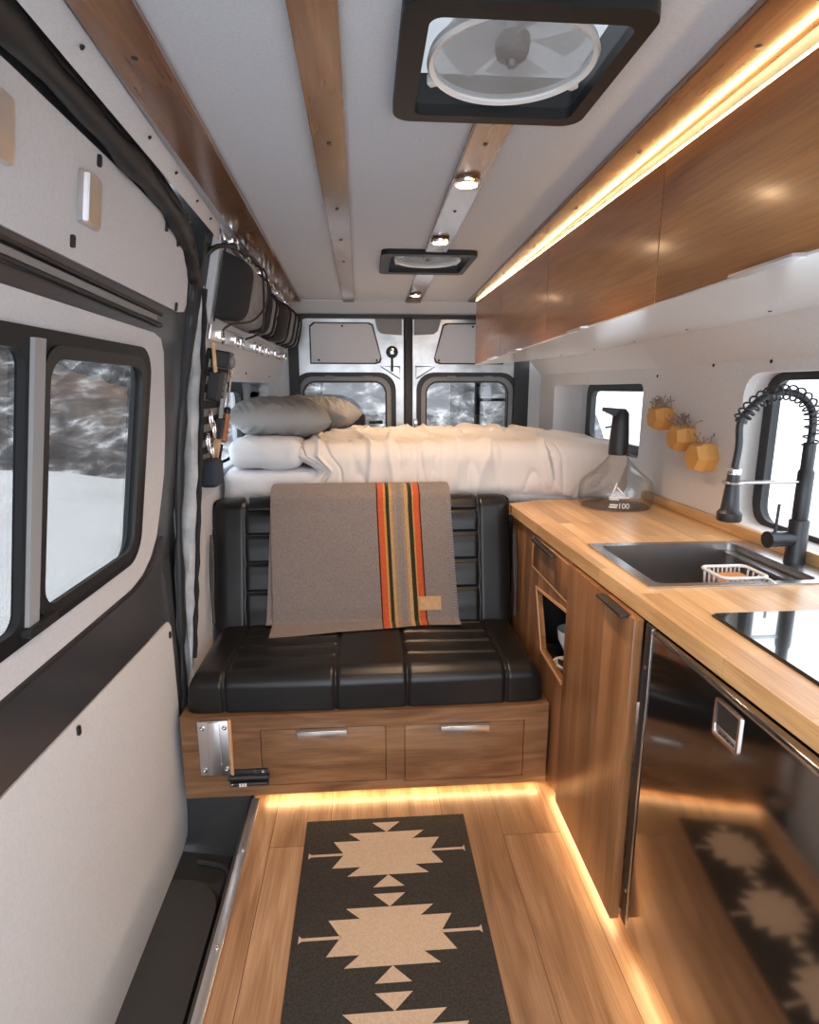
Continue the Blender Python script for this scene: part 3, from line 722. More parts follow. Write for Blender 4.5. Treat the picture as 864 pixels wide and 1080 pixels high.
def groove(d, w=.006): return math.exp(-(d/w)**2)
SV = (-.487, -.115, .128, .470); SH = (1.965, 2.07, 2.165, 2.262)
def seat_fn(u, v):
    # u across X, v around: front bottom -> front top -> rear top -> rear bottom
    x = lerp(-.612, .604, u); ex = min(1, (min(x+.612, .604-x))/.05); rnd = math.sqrt(max(0, 1-(1-ex)**2))
    s = v*.93
    puff = .010*math.sin(PI*min(1, max(0, (x+.612)/1.216)))
    if s < .095: y, z, ny, nz = 1.836, lerp(.338, .422, s/.095), -1, 0
    elif s < .215:
        a = (s-.095)/.12*PI/2; y = 1.892 - .056*math.cos(a); z = .422 + .042*math.sin(a); ny, nz = -math.cos(a), math.sin(a)
    elif s < .70: t = (s-.215)/.485; y = lerp(1.892, 2.38, t); z = .464 - .012*t; ny, nz = 0, 1
    else: t = (s-.70)/.23; y = 2.38; z = lerp(.452, .338, t); ny, nz = 1, 0
    d = 0
    for k, c in enumerate(SV): d = max(d, groove(x-c, .007))
    if nz > .6 and (SV[0] < x < SV[1] or SV[2] < x < SV[3]):
        for c in SH: d = max(d, groove(y-c, .006))
        d -= .35*sum(math.exp(-((y-c)/.03)**2) for c in (2.02, 2.117, 2.215))
    sh = (1-rnd)
    zz = .338 + (z-.338)*(1-.5*sh)
    disp = puff - .010*d + .003*noise.noise(Vector((x*4, y*5, z*5)))
    return (x, y + ny*disp + (.02*sh if ny < 0 else 0), zz + nz*disp)
def capped(fn, nu, nv):
    b = MB(); b.grid(fn, nu, nv)
    m = nv+1
    for i in (0, nu):
        b.bm.verts.ensure_lookup_table()
        try: b.bm.faces.new([b.bm.verts[i*m+j] for j in range(m)])
        except ValueError: pass
    try:
        b.bm.verts.ensure_lookup_table()
        for i in range(nu): b.bm.faces.new([b.bm.verts[i*m], b.bm.verts[i*m+nv], b.bm.verts[(i+1)*m+nv], b.bm.verts[(i+1)*m]])
    except ValueError: pass
    return b
obj('seat_cushion', capped(seat_fn, 260, 190), M['leather'], r, sharp=80)
BV = (-.500, .466); BH = (.905, .812, .700, .586)
def back_axis(z): return 2.292 + .235*(z-.45)
def back_fn(u, v):
    x = lerp(-.632, .604, u); ex = min(1, (min(x+.632, .604-x))/.06); rnd = math.sqrt(max(0, 1-(1-ex)**2)); sh = 1-rnd
    s = v
    if s < .70: t = s/.70; z = lerp(.44, .915, t); off, ny, nz = 0, -1, 0
    elif s < .90:
        a = (s-.70)/.20*PI; z = .915 + .045*math.sin(a); off = .045 - .045*math.cos(a); ny, nz = -math.cos(a), math.sin(a)
    else: t = (s-.90)/.10; z = lerp(.915, .44, t); off, ny, nz = .09, 1, 0
    d = 0
    for c in BV: d = max(d, groove(x-c, .007))
    if ny < -.3 and BV[0] < x < BV[1]:
        for c in BH: d = max(d, groove(z-c, .006))
        d -= .45*sum(math.exp(-((z-c)/.035)**2) for c in (.86, .756, .643, .53))
    disp = -.010*d + .004*noise.noise(Vector((x*4, z*5, 7)))
    y = back_axis(z) + off
    return (x, y + ny*disp + (.035*sh if ny < 0 else -.02*sh), z + nz*disp - .02*sh*nz)
obj('backrest', capped(back_fn, 240, 150), M['leather'], r, sharp=80)
for sx, x in ((-1, -.622), (1, .609)):
    b = MB()
    b.tube([(x, 2.33, .83), (x-.004*sx, 2.27, .70), (x-.008*sx, 2.25, .60), (x-.016*sx, 2.22, .50)], .006, 8, smooth=4)
    b.tube([(x, 2.345, .80), (x, 2.30, .60), (x-.008*sx, 2.25, .49)], .005, 8, smooth=4)
    obj('hinge_arm', b, M['matte_black'], r)
tr = thing('floor_led_strip', 'warm LED strip glowing under the front of the bench base', 'light strip', (.1, 1.85, .0), 'warm LED strips at floor level')
obj('diffuser', MB().box(-.37, .60, 1.834, 1.844, .026, .0315), M['led_floor'], tr)
obj('channel', MB().box(-.37, .60, 1.844, 1.854, .024, .0315), M['aluminium'], tr)

# ------------------------------------------------------------------ blanket over the backrest
BL, BR = -.392, .343
def drape(u, v, dl=0., inset=0., zmin=None):
    zl = .452 - .0 if zmin is None else zmin
    s = v
    xl, xr = BL + .008*(1-v), BR + .028*max(0, 1-v*1.2)
    x = lerp(xl, xr, u)
    zlow = lerp(.385, .440, min(1, u*1.3)) if zmin is None else zmin
    fold = .007*math.sin(x*9+1) * (1-min(1, v/.8)) + .003*noise.noise(Vector((x*5, v*4, 2)))
    if s < .78: t = s/.78; z = lerp(zlow, .928, t); off = -.013 - inset
    elif s < .92:
        a = (s-.78)/.14*PI; z = .928 + (.060)*math.sin(a); off = .045 - (.058 + inset)*math.cos(a)
    else: t = (s-.92)/.08; z = lerp(.928, .80, t); off = .045 + .058 + inset
    y = back_axis(z) + off + (-.012*(1-min(1, s/.25)) if s < .25 else 0)
    if z < .478: y -= (.478-z)*.95; z = .478 - (.478-z)*.12
    return Vector((x, y - abs(fold) + dl*(-1 if s < .85 else 1), z + (dl if .78 <= s <= .92 else 0)))
def sheet(fn, nu, nv, th=.010):
    b = MB(); uvl = b.bm.loops.layers.uv.new('UVMap')
    vs = []
    for L_ in (0, 1):
        vs.append([[b.bm.verts.new(fn(i/nu, j/nv, th*L_)) for j in range(nv+1)] for i in range(nu+1)])
    def face(q):
        f = b.bm.faces.new([p[0] for p in q])
        for l, p in zip(f.loops, q): l[uvl].uv = p[1]
    for L_ in (0, 1):
        for i in range(nu):
            for j in range(nv):
                face([(vs[L_][a][c], (a/nu, c/nv)) for a, c in ((i, j), (i+1, j), (i+1, j+1), (i, j+1))])
    for i in range(nu):
        for j in (0, nv): face([(vs[0][i][j], (i/nu, j/nv)), (vs[0][i+1][j], ((i+1)/nu, j/nv)), (vs[1][i+1][j], ((i+1)/nu, j/nv)), (vs[1][i][j], (i/nu, j/nv))])
    for j in range(nv):
        for i in (0, nu): face([(vs[0][i][j], (i/nu, j/nv)), (vs[0][i][j+1], (i/nu, (j+1)/nv)), (vs[1][i][j+1], (i/nu, (j+1)/nv)), (vs[1][i][j], (i/nu, j/nv))])
    return b
bl = thing('wool_blanket', 'folded grey wool blanket with orange and green stripes over the bench backrest', 'blanket', (0, 2.38, .42))
obj('outer_layer', sheet(lambda u, v, d: drape(u, v, d + .012), 110, 80), M['blanket'], bl, sharp=70)
def inner(u, v, d):
    p = drape(u*.5, v, d, zmin=.462); p.x -= .028*(1-min(1, v/.9)); return p
obj('inner_layer', sheet(inner, 30, 50, .008), M['blanket'], bl, sharp=70)
def on_blanket(x, z, out):
    t = (z-.44)/(.928-.44)*.78; u = (x-BL)/(BR+.02-BL)
    for _ in range(30):
        p = drape(u, t, .022+out); u += (x-p.x)/.75; t += (z-p.z)/.6
    return drape(u, t, .0225+out)
b = MB(); b.grid(lambda u, v: on_blanket(lerp(.205, .297, u), lerp(.515, .568, v), .003), 6, 4); b.grid(lambda u, v: on_blanket(lerp(.205, .297, u), lerp(.515, .568, v), .0005), 6, 4)
pt = obj('patch', b, M['patch'], bl); pt['label'] = 'tan leather patch'
b = MB()
for k in range(46):
    v = .01 + k*.017
    p = drape(1, v, .024); q = drape(.975, v+.006, .024); b.tube([p + Vector((.001, .003, 0)), p + Vector((.0005, -.001, 0)), q], .0011, 5)
st = obj('edge_stitching', b, M['pillow_grey'], bl)

# ------------------------------------------------------------------ bed
bed = thing('bed_platform', 'low wooden bed platform under the mattress at the back', 'bed', (.25, 3.15, .88))
obj('platform_board', MB().box(-.62, 1.08, 2.545, 3.74, .852, .892, .004), M['walnut_x'], bed)
obj('light_gap_board', MB().box(-.635, 1.20, 2.522, 2.540, .03, .85, .002), M['black_plastic'], bed)  # dark board added to block light slivers beside the backrest
for x in (-.58, .25, 1.02):
    obj('leg', MB().box(x, x+.05, 2.60, 2.66, 0, .852), M['walnut_x'], bed)
    obj('leg', MB().box(x, x+.05, 3.66, 3.72, 0, .852), M['walnut_x'], bed)
def soft(x0, x1, y0, y1, z0, z1, r, nx, ny, nz, fn=None, closed=True):
    """rounded cushion-like box with a displacement fn(p, n) -> distance along the normal"""
    b = MB(); c = Vector(((x0+x1)/2, (y0+y1)/2, (z0+z1)/2)); h = Vector(((x1-x0)/2, (y1-y0)/2, (z1-z0)/2))
    def put(p):
        q = Vector([max(-h[i]+r, min(h[i]-r, p[i])) for i in range(3)])
        d = p - q
        n = d.normalized() if d.length > 1e-9 else Vector((0, 0, 1))
        w = c + q + n*r
        if fn: w = w + n*fn(w, n)
        return w
    for ax, (na, nb) in ((0, (ny, nz)), (1, (nx, nz)), (2, (nx, ny))):
        o = [i for i in range(3) if i != ax]
        for s_ in (-1, 1):
            def f(u, v, ax=ax, o=o, s_=s_):
                p = Vector((0, 0, 0)); p[ax] = s_*h[ax]
                # denser near the rounded rim
                p[o[0]] = h[o[0]]*math.sin((u*2-1)*PI/2*.92)/math.sin(PI/2*.92); p[o[1]] = h[o[1]]*math.sin((v*2-1)*PI/2*.92)/math.sin(PI/2*.92)
                return put(p)
            b.grid(f, na, nb)
    bmesh.ops.remove_doubles(b.bm, verts=b.bm.verts[:], dist=1e-5)
    return b
def mwr(p, n): return .006*max(0, 1-abs(noise.noise(Vector((p.x*8+p.z*9, p.y*3, p.z*9))))*5) + .006*noise.noise(Vector((p.x*9, p.y*3, p.z*16))) + .003*noise.noise(Vector((p.x*24, p.y*9, p.z*30)))
o = obj('mattress', soft(-.622, 1.085, 2.545, 3.72, .892, 1.058, .05, 90, 40, 14, mwr), M['linen'], sharp=80)
tag(o, 'white sheeted mattress under the duvet, its bare left end showing', 'mattress')
def duv(p, n):
    # creases that fan out from the turned-back edge, running front to back over the top
    q = noise.noise(Vector((p.x*2.2, p.y*1.2, p.z*1.5)))
    px = p.x + .10*(p.y-2.5)*noise.noise(Vector((p.x*1.5, 4, 4))) + .04*q
    s_ = p.y - 1.2*p.z
    a = noise.noise(Vector((px*5.5, s_*1.1, 3))); a2 = noise.noise(Vector((px*13 + 2*q, s_*2.2, 6)))
    c = noise.noise(Vector((px*44 + 3*q, s_*9.0, 8)))
    k = max(0, min(1, (p.z-.97)/.12))
    ridge = max(0, 1-abs(a)*7)**1.6; r2 = max(0, 1-abs(a2)*6)**1.6
    return .012*q + .006*a + (.020*ridge - .010*r2)*(.6+.4*k) + .0018*c
duvet_top = soft(-.335, 1.112, 2.522, 3.70, .902, 1.176, .085, 300, 130, 50, duv)
for v in duvet_top.bm.verts:
    # the sheet is turned back at the left front corner, and the cover slopes off to the right
    k = max(0, 1-(v.co.y-2.5)/.5)*max(0, 1-(v.co.x+.34)/.25)
    if v.co.z < 1.12: v.co.x += .16*k*max(0, min(1, (v.co.z-.95)/.10))*(1 if v.co.z < 1.06 else max(0, (1.12-v.co.z)/.06)) * .8
    kr = max(0, (v.co.x-.80)/.31)
    v.co.z -= .030*kr*kr*max(0, (v.co.z-.95)/.22)
    if v.co.x > .5: v.co.x += (v.co.x-.5)/.61*(XR(v.co.y)-.045-1.11)
dv = obj('duvet', duvet_top, M['duvet'], sharp=80); tag(dv, 'crumpled off-white duvet spread over the bed behind the bench', 'duvet')
def pillow(name, c, w, l, h, rz, ry, m, label, seed, group, rx=0):
    R = Matrix.Translation(c) @ Matrix.Rotation(rz, 4, 'Z') @ Matrix.Rotation(rx, 4, 'X') @ Matrix.Rotation(ry, 4, 'Y')
    b = MB()
    for s_ in (-1, 1):
        def f(u, v, s_=s_):
            a, e = u*2-1, v*2-1
            k = ((1-abs(a)**3.2)*(1-abs(e)**3.2))**.55 if abs(a) < 1 and abs(e) < 1 else 0
            pin = 1 - .07*(a*a)*(1-e*e)*0 - .06*(1-abs(a*e))*(abs(a)**4+abs(e)**4)*.5
            wr_ = .012*noise.noise(Vector((a*3+seed, e*2+a*2, s_))) + .014*max(0, 1-abs(noise.noise(Vector((a*7+e*4+seed, e*1.5-a, s_*3))))*3)**1.5 + .005*noise.noise(Vector((a*16+e*9+seed, e*4, s_*3)))
            return R @ Vector((a*w/2*pin, e*l/2*pin, s_*(h/2*k + wr_*k)))
        b.grid(f, 80, 60)
    bmesh.ops.remove_doubles(b.bm, verts=b.bm.verts[:], dist=1e-4)
    o = obj(name, b, m, sharp=80); tag(o, label, 'pillow', group); return o
pillow('pillow', (-.405, 2.90, 1.268), .46, .52, .17, .10, .05, M['pillow_grey'], 'front creased grey pillow on the left end of the bed', 3, 'pillows on the bed')
pillow('pillow', (-.285, 3.40, 1.268), .46, .48, .17, -.18, .06, M['pillow_grey'], 'back grey pillow by the rear door, its corner pointing right', 11, 'pillows on the bed')
o = obj('folded_quilt', soft(-.590, -.27, 2.530, 3.62, 1.060, 1.192, .055, 40, 50, 14, lambda p, n: .009*noise.noise(Vector((p.x*8, p.y*6, p.z*10))) + .007*max(0, 1-abs(noise.noise(Vector((p.x*9+p.z*6, p.y*5, p.z*7))))*5)), M['linen'], sharp=80)
tag(o, 'folded white quilt stacked on the left end of the mattress under the grey pillows', 'quilt')

# ------------------------------------------------------------------ galley
GX = .627
kc = thing('galley_cabinet', 'walnut kitchen cabinet with drawer, open cubby and tall door beside the bench', 'cabinet', (.93, 1.85, 0))
DR = (1.688, 2.112, .742, .862)
CB = [(2.045, .672), (1.712, .706), (1.712, .478), (1.735, .462), (1.955, .470)]
b = MB()
b.plate([(1.694, .046), (2.43, .046), (2.43, .878), (1.694, .878)], [[(DR[0]+.01, DR[2]), (DR[1], DR[2]), (DR[1], DR[3]), (DR[0]+.01, DR[3])], CB], fx(GX), 0, .018)
obj('front_panel', b, M['walnut_z'], kc)
obj('end_panel', MB().box(GX+.018, 1.20, 2.412, 2.43, .046, .878), M['walnut_z'], kc)
obj('partition', MB().box(GX+.045, 1.20, 1.225, 1.243, .046, .878), M['walnut_z'], kc)
obj('base_board', MB().box(GX+.02, 1.20, 1.243, 2.412, .046, .064), M['walnut_z'], kc)
obj('plinth', MB().box(.70, 1.20, 1.243, 2.40, 0, .046), M['black_plastic'], kc)
b = MB(); x0, x1, ya, yb, za, zc = GX+.019, GX+.30, 1.705, 2.14, .405, .725
b.box(x0, x1, ya, yb, za-.008, za)
obj('cubby_liner', b, M['black_plastic'], kc)
for q in ((x0, x1, ya, yb, zc, zc+.008), (x0, x1, ya-.008, ya, za-.008, zc+.008), (x0, x1, yb, yb+.008, za-.008, zc+.008), (x1, x1+.008, ya-.008, yb+.008, za-.008, zc+.008)):
    obj('cubby_side', MB().box(*q), M['black_plastic'], kc)
obj('cubby_floor', MB().box(x0, x1-.002, ya+.001, yb-.001, za, za+.006), M['walnut_z'], kc)
b = MB(); big = [(1.87 + (a-1.87)*1.07, .585 + (z-.585)*1.09) for a, z in CB]
b.plate(big, [CB], fx(GX-.004), 0, .012)
obj('cubby_edge', b, M['edge_wood'], kc)
obj('drawer_edge', MB().plate([(DR[0]+.006, DR[2]-.005), (DR[1]+.005, DR[2]-.005), (DR[1]+.005, DR[3]+.003), (DR[0]+.006, DR[3]+.003)], [[(DR[0]+.012, DR[2]+.001), (DR[1]-.001, DR[2]+.001), (DR[1]-.001, DR[3]-.001), (DR[0]+.012, DR[3]-.001)]], fx(GX-.0035), 0, .006), M['edge_wood'], kc)
dr = obj('drawer', MB().box(GX-.003, GX+.016, DR[0]+.012, DR[1]-.002, DR[2]+.002, DR[3]-.002, .0015), M['walnut_z'], kc)
obj('handle', MB().box(GX-.022, GX+.002, 1.845, 2.075, DR[3]-.012, DR[3]-.003, .002), M['matte_black'], dr)
dd = obj('door', MB().box(GX-.010, GX+.014, 1.247, 1.700, .042, .874, .002), M['walnut_z'], kc)
obj('handle', MB().box(GX-.032, GX-.004, 1.275, 1.425, .868, .8755, .002), M['matte_black'], dd)
def bowl(c, r, h, name, label, m):
    b = MB(); b.lathe([(0, 0), (r*.5, 0), (r*.55, .004), (r*.9, h*.55), (r, h), (r-.004, h), (r*.86, h*.55), (r*.5, .008), (0, .008)], c, 28)
    o = obj(name, b, m); tag(o, label, name.replace('_', ' '), 'bowls in the open cubby'); return o
bowl((.735, 1.945, .4645), .055, .085, 'bowl', 'white bowl with dark inside, upper one in the open cubby', M['ceramic'])
o = obj('cubby_shelf_pan', MB().lathe([(0, 0), (.075, 0), (.088, .03), (.088, .0435), (.084, .0435), (.084, .03), (.072, .006), (0, .006)], (.740, 1.96, .412), 28), M['matte_black'])
o.name = 'pan'; tag(o, 'black pan under the upper bowl in the open cubby', 'pan')
bowl((.692, 1.865, .4115), .050, .050, 'bowl', 'lower small white bowl on the floor of the open cubby', M['ceramic'])

wt = thing('worktop', 'thick butcher block worktop running from the bed to the cooktop', 'worktop', (.93, 1.5, .88))
SK = (.690, 1.243, 1.330, 1.745)          # sink rim X0 X1 Y0 Y1
out = [(.660, .35), (1.249, .35), (1.249, 2.515), (.76, 2.515), (.607, 2.44)]
b = MB(); b.plate(out, [rrect(SK[0]+.015, SK[1]-.08, SK[2]+.012, SK[3]-.012, .02)], fz(.88), 0, .04)
obj('board', b, M['butcher'], wt)
obj('upstand', MB().box(1.224, 1.249, .36, 2.515, .92, .957, .003), M['butcher'], wt)

sk = thing('kitchen_sink', 'rectangular stainless steel sink set into the worktop', 'sink', (.95, 1.53, .74))
bs = rrect(.720, 1.150, 1.352, 1.715, .025)
b = MB(); b.plate(rrect(SK[0], 1.2235, SK[2], SK[3], .006), [bs], fz(.9205), 0, .004)
obj('rim', b, M['steel'], sk)
b = MB(); n = len(bs); lo = [(.935 + (x-.935)*.96, 1.533 + (y-1.533)*.96) for x, y in bs]
b.raw([(x, y, .923) for x, y in bs] + [(x, y, .745) for x, y in lo] + [(x, y, .742) for x, y in lo], [(i, (i+1) % n, (i+1) % n + n, i+n) for i in range(n)] + [tuple(range(n, 2*n))])
obj('basin', b, M['sink_steel'], sk, recalc=False)
obj('drain', MB().lathe([(0, .001), (.03, .001), (.042, .003), (.045, .0)], (.935, 1.53, .745), 24), M['chrome'], sk)
obj('ledge', MB().box(1.112, 1.140, 1.37, 1.70, .898, .903), M['steel'], sk)

ca = thing('soap_caddy', 'small white wire caddy hanging inside the sink', 'caddy', (1.0, 1.41, .85))
cx0, cx1, cy0, cy1, ct_, cb_ = .905, 1.030, 1.372, 1.478, .926, .860
b = MB(); b.tube([(a, y, ct_) for a, y in rrect(cx0, cx1, cy0, cy1, .018, 4)], .0045, 8, closed=True)
obj('top_rail', b, M['white_plastic'], ca)
b = MB(); b.tube([(a, y, cb_) for a, y in rrect(cx0+.006, cx1-.006, cy0+.006, cy1-.006, .014, 4)], .003, 6, closed=True)
for k in range(9):
    x = lerp(cx0+.014, cx1-.014, k/8)
    b.tube([(x, cy0, ct_), (x, cy0+.006, cb_), (x, cy1-.006, cb_), (x, cy1, ct_)], .0026, 6)
for k in range(4):
    y = lerp(cy0+.02, cy1-.02, k/3); b.tube([(cx0, y, ct_), (cx0+.006, y, cb_)], .0026, 6); b.tube([(cx1, y, ct_), (cx1-.006, y, cb_)], .0026, 6)
obj('wire_basket', b, M['white_plastic'], ca)
b = MB(); b.tube([(1.01, cy0-.001, ct_), (1.01, 1.345, .930), (1.01, 1.325, .9275)], .003, 6)
obj('hook', b, M['white_plastic'], ca)
o = obj('sponge', MB().box(.925, 1.012, 1.384, 1.466, .864, .915, .010, 3), M['sponge']); tag(o, 'orange-brown sponge lying in the white wire caddy', 'sponge')

# faucet
fxx, fyy = 1.196, 1.508
fa = thing('faucet', 'matte black spring-neck kitchen faucet behind the sink', 'faucet', (fxx, fyy, .924))
b = MB(); b.lathe([(.0265, 0), (.0265, .006), (.0255, .010), (.0255, .118), (.024, .122), (.0, .122)], (fxx, fyy, .9245), 28)
obj('base', b, M['matte_black'], fa)
b = MB(); b.lathe([(.019, .12), (.0205, .13), (.0205, .255), (.016, .262), (.016, .335), (0, .335)], (fxx, fyy, .9245), 24)
obj('column', b, M['matte_black'], fa)
arc = [Vector((fxx, fyy, 1.25)), Vector((fxx, fyy, 1.31)), Vector((fxx-.0125, fyy, 1.352)), Vector((fxx-.050, fyy, 1.384)), Vector((fxx-.102, fyy, 1.392)), Vector((fxx-.148, fyy, 1.378)), Vector((fxx-.186, fyy, 1.345)), Vector((fxx-.204, fyy, 1.31)), Vector((fxx-.2005, fyy, 1.25)), Vector((fxx-.206, fyy, 1.185))]
AP = spline(arc, 14)
obj('hose', MB().tube(AP, .0095, 12), M['matte_black'], fa)
b = MB(); coil = []
ns = 9*14-32; N_ = 17
for k in range(N_*16):
    t = k/(N_*16-1)*.74; i = t*(len(AP)-1); i0 = int(i); p = AP[i0].lerp(AP[min(i0+1, len(AP)-1)], i-i0)
    d = (AP[min(i0+1, len(AP)-1)] - AP[max(i0-1, 0)]).normalized(); e1 = Vector((0, 1, 0)); e2 = d.cross(e1)
    a = 2*PI*k/16
    coil.append(p + (e1*math.cos(a) + e2*math.sin(a))*.0195)
b.tube(coil, .0026, 6)
obj('spring', b, M['matte_black'], fa)
pe = AP[int(.745*(len(AP)-1))]; pf = AP[int(.775*(len(AP)-1))]
obj('spring_collar', MB().tube([pe, pf], .0155, 16), M['matte_black'], fa)
hx = fxx-.206
b = MB(); b.lathe([(0, 0), (.030, 0), (.032, .004), (.032, .022), (.024, .032), (.0215, .06), (.0165, .115), (.0165, .135), (0, .135)], (hx, fyy, 1.047), 26)
sh = obj('spray_head', b, M['matte_black'], fa)
obj('collar', MB().lathe([(.0172, .128), (.0178, .132), (.0178, .142), (.012, .146), (.0, .146)], (hx, fyy, 1.047), 22), M['chrome'], sh)
b = MB(); b.tube([(fxx-.01, fyy, 1.152), (hx+.004, fyy, 1.152)], .0055, 10); b.tube([(hx+.0, fyy-.024*math.sin(a), 1.152) if 0 else (hx + .022*math.cos(a), fyy + .022*math.sin(a), 1.152) for a in [2*PI*k/20 for k in range(20)]], .005, 8, closed=True)
obj('holder_arm', b, M['steel'], fa)
b = MB(); b.tube([(fxx-.018, fyy, .992), (fxx-.070, fyy-.004, .992)], .0215, 20); b.tube([(fxx-.070, fyy-.004, .992), (fxx-.092, fyy-.006, .992)], .0235, 20)
hb = obj('handle_body', b, M['matte_black'], fa)
obj('lever', MB().tube([(fxx-.070, fyy-.004, 1.01), (fxx-.068, fyy-.004, 1.092)], .0042, 10), M['matte_black'], hb)

ck = thing('cooktop', 'black glass cooktop set in the worktop at the right edge', 'cooktop', (.98, .8, .92))
b = MB(); b.plate(rrect(.742, 1.19, .42, 1.148, .008), [], fz(.9205), 0, .0055)
bmesh.ops.bevel(b.bm, geom=[e for e in b.bm.edges if all(v.co.z > .925 for v in e.verts) and e.calc_face_angle(0) > 1], offset=.002, segments=2, affect='EDGES')
obj('glass_top', b, M['black_glass'], ck)
obj('edge_seal', MB().plate(rrect(.738, 1.194, .416, 1.152, .010), [rrect(.745, 1.187, .423, 1.145, .008)], fz(.9202), 0, .0022), M['black_rubber'], ck)

# fridge
fr = thing('fridge', 'dark stainless fridge under the worktop reflecting the rug', 'fridge', (.93, .85, 0))
obj('body', MB().box(.665, 1.20, .42, 1.20, .085, .876), M['black_plastic'], fr)
obj('plinth', MB().box(.715, 1.20, .42, 1.224, 0, .085), M['black_plastic'], fr)
dr_ = obj('door', MB().box(.628, .664, .44, 1.176, .088, .877, .004, 3), M['fridge_steel'], fr)
obj('frame', MB().box(.634, .666, 1.190, 1.224, .07, .876, .002), M['black_plastic'], fr)
tr_ = obj('frame_trim', MB().box(.629, .640, 1.183, 1.190, .075, .876, .001), M['steel'], fr)
for z in (.775, .17):
    obj('screw', MB().lathe([(.005, 0), (.005, .003), (0, .004)], (.634, 1.205, z), 12, Matrix.Rotation(-PI/2, 4, 'Y')), M['chrome'], fr)
obj('top_trim', MB().box(.6255, .6275, .44, 1.176, .868, .872), M['steel'], dr_)
b = MB(); b.plate(rrect(.857, .931, .783, .856, .006), [rrect(.8625, .9255, .789, .850, .003)], fx(.628, -1), 0, .0035)
bd = obj('latch_badge', b, M['chrome'], fr)
obj('badge_recess', MB().box(.6265, .6275, .862, .926, .803, .851), M['matte_black'], bd)
obj('badge_plate', MB().box(.6255, .6278, .862, .926, .788, .806, .0006), M['aluminium'], bd)
def text(name, body, size, mx, m, parent, shear=0., ext=.0005):
    cu = bpy.data.curves.new(name, 'FONT'); cu.body = body; cu.size = size; cu.align_x = 'CENTER'; cu.align_y = 'CENTER'; cu.shear = shear; cu.extrude = ext
    tmp = bpy.data.objects.new(name + '_tmp', cu); COL.objects.link(tmp)
    dg = bpy.context.evaluated_depsgraph_get(); me = bpy.data.meshes.new_from_object(tmp.evaluated_get(dg)); bpy.data.objects.remove(tmp)
    me.transform(mx)
    if parent is not None: me.transform(Matrix.Translation(-wloc(parent)))
    me.materials.clear(); me.materials.append(m)
    o = bpy.data.objects.new(name, me); COL.objects.link(o); o.parent = parent; return o
# facing -X: text x axis runs towards -Y as the camera sees it
FACE = Matrix(((0, 0, -1, .6250), (-1, 0, 0, .890), (0, 1, 0, .797), (0, 0, 0, 1)))
text('badge_lettering', 'Isotherm', .0125, FACE, M['matte_black'], bd, .25)
tr = thing('floor_led_strip', 'warm LED strip glowing under the kitchen cabinet and fridge', 'light strip', (.66, 1.2, 0), 'warm LED strips at floor level')
obj('diffuser', MB().box(.645, .655, 1.275, 1.82, .039, .0455), M['led_floor'], tr)
obj('diffuser', MB().box(.668, .678, .45, 1.21, .078, .0845), M['led_floor'], tr)
obj('channel', MB().box(.655, .663, 1.245, 1.82, .036, .0455), M['aluminium'], tr)
obj('channel', MB().box(.678, .688, .45, 1.21, .074, .0845), M['aluminium'], tr)

# jug
JX, JY, JZ = 1.040, 2.362, .9205
jg = thing('glass_jug', 'clear glass water jug with a black pump on the worktop by the bed', 'jug', (JX, JY, JZ))
pr_ = [(0, .004), (.135, .004), (.150, .016), (.153, .045), (.149, .085), (.142, .106), (.125, .122), (.085, .156), (.055, .186), (.040, .206), (.036, .216), (.036, .232)]
pin_ = [(max(0, r_-.003), z+.003 if z < .02 else z) for r_, z in pr_]
b = MB(); b.lathe(pr_, (JX, JY, JZ), 56); b.lathe([(0, 0), (.14, 0), (.135, .004), (0, .004)], (JX, JY, JZ), 56)
obj('glass_body', b, M['jug_glass'], jg)
obj('pump_collar', MB().lathe([(.037, .214), (.040, .216), (.040, .236), (.030, .240), (0, .240)], (JX, JY, JZ), 28), M['black_plastic'], jg)
b = MB()
for (z0, r0, o0), (z1, r1, o1) in zip([(.236, .040, 0), (.30, .037, 0), (.36, .034, .004), (.385, .033, .004)], [(.30, .037, 0), (.36, .034, .004), (.385, .033, .004), (.402, .024, .0)]): pass
b.lathe([(.040, .236), (.038, .29), (.034, .35), (.032, .382), (.022, .398), (0, .402)], (JX, JY, JZ), 28)
b.hexa([(JX-.075, JY-.014, JZ+.392), (JX+.02, JY-.022, JZ+.352), (JX+.02, JY+.022, JZ+.352), (JX-.075, JY+.014, JZ+.392),
        (JX-.075, JY-.014, JZ+.408), (JX+.01, JY-.022, JZ+.402), (JX+.01, JY+.022, JZ+.402), (JX-.075, JY+.014, JZ+.408)])
pm = obj('pump', b, M['black_plastic'], jg)
obj('spout', MB().tube([(JX-.066, JY, JZ+.395), (JX-.066, JY, JZ+.366)], .004, 8), M['steel'], pm)
obj('trigger', MB().tube([(JX-.036, JY, JZ+.330), (JX-.062, JY, JZ+.325)], .004, 8), M['black_plastic'], pm)
b = MB()
def jp(a, z):       # a point just outside the glass, azimuth measured from the side facing the camera
    r_ = .1535 if z < .09 else .1535 - (z-.09)*.6
    t = -PI/2 - .41 + a; return (JX + r_*math.cos(t), JY + r_*math.sin(t), JZ + z)
for a0, z0, a1, z1 in ((.02, .115, -.10, .062), (-.16, .060, .36, .060), (-.14, .052, .10, .052), (.04, .100, .24, .066), (-.12, .030, .08, .030), (-.14, .021, .06, .021)):
    b.tube([jp(lerp(a0, a1, k/8), lerp(z0, z1, k/8)) for k in range(9)], .0030, 5)
obj('scale_marks', b, M['ceramic'], jg)
t_ = -PI/2 - .41 + .22
TM = Matrix.Translation((JX + .1545*math.cos(t_), JY + .1545*math.sin(t_), JZ+.026)) @ Matrix.Rotation(t_ + PI/2, 4, 'Z') @ Matrix.Rotation(PI/2, 4, 'X')
text('scale_lettering', '100', .030, TM, M['ceramic'], jg)
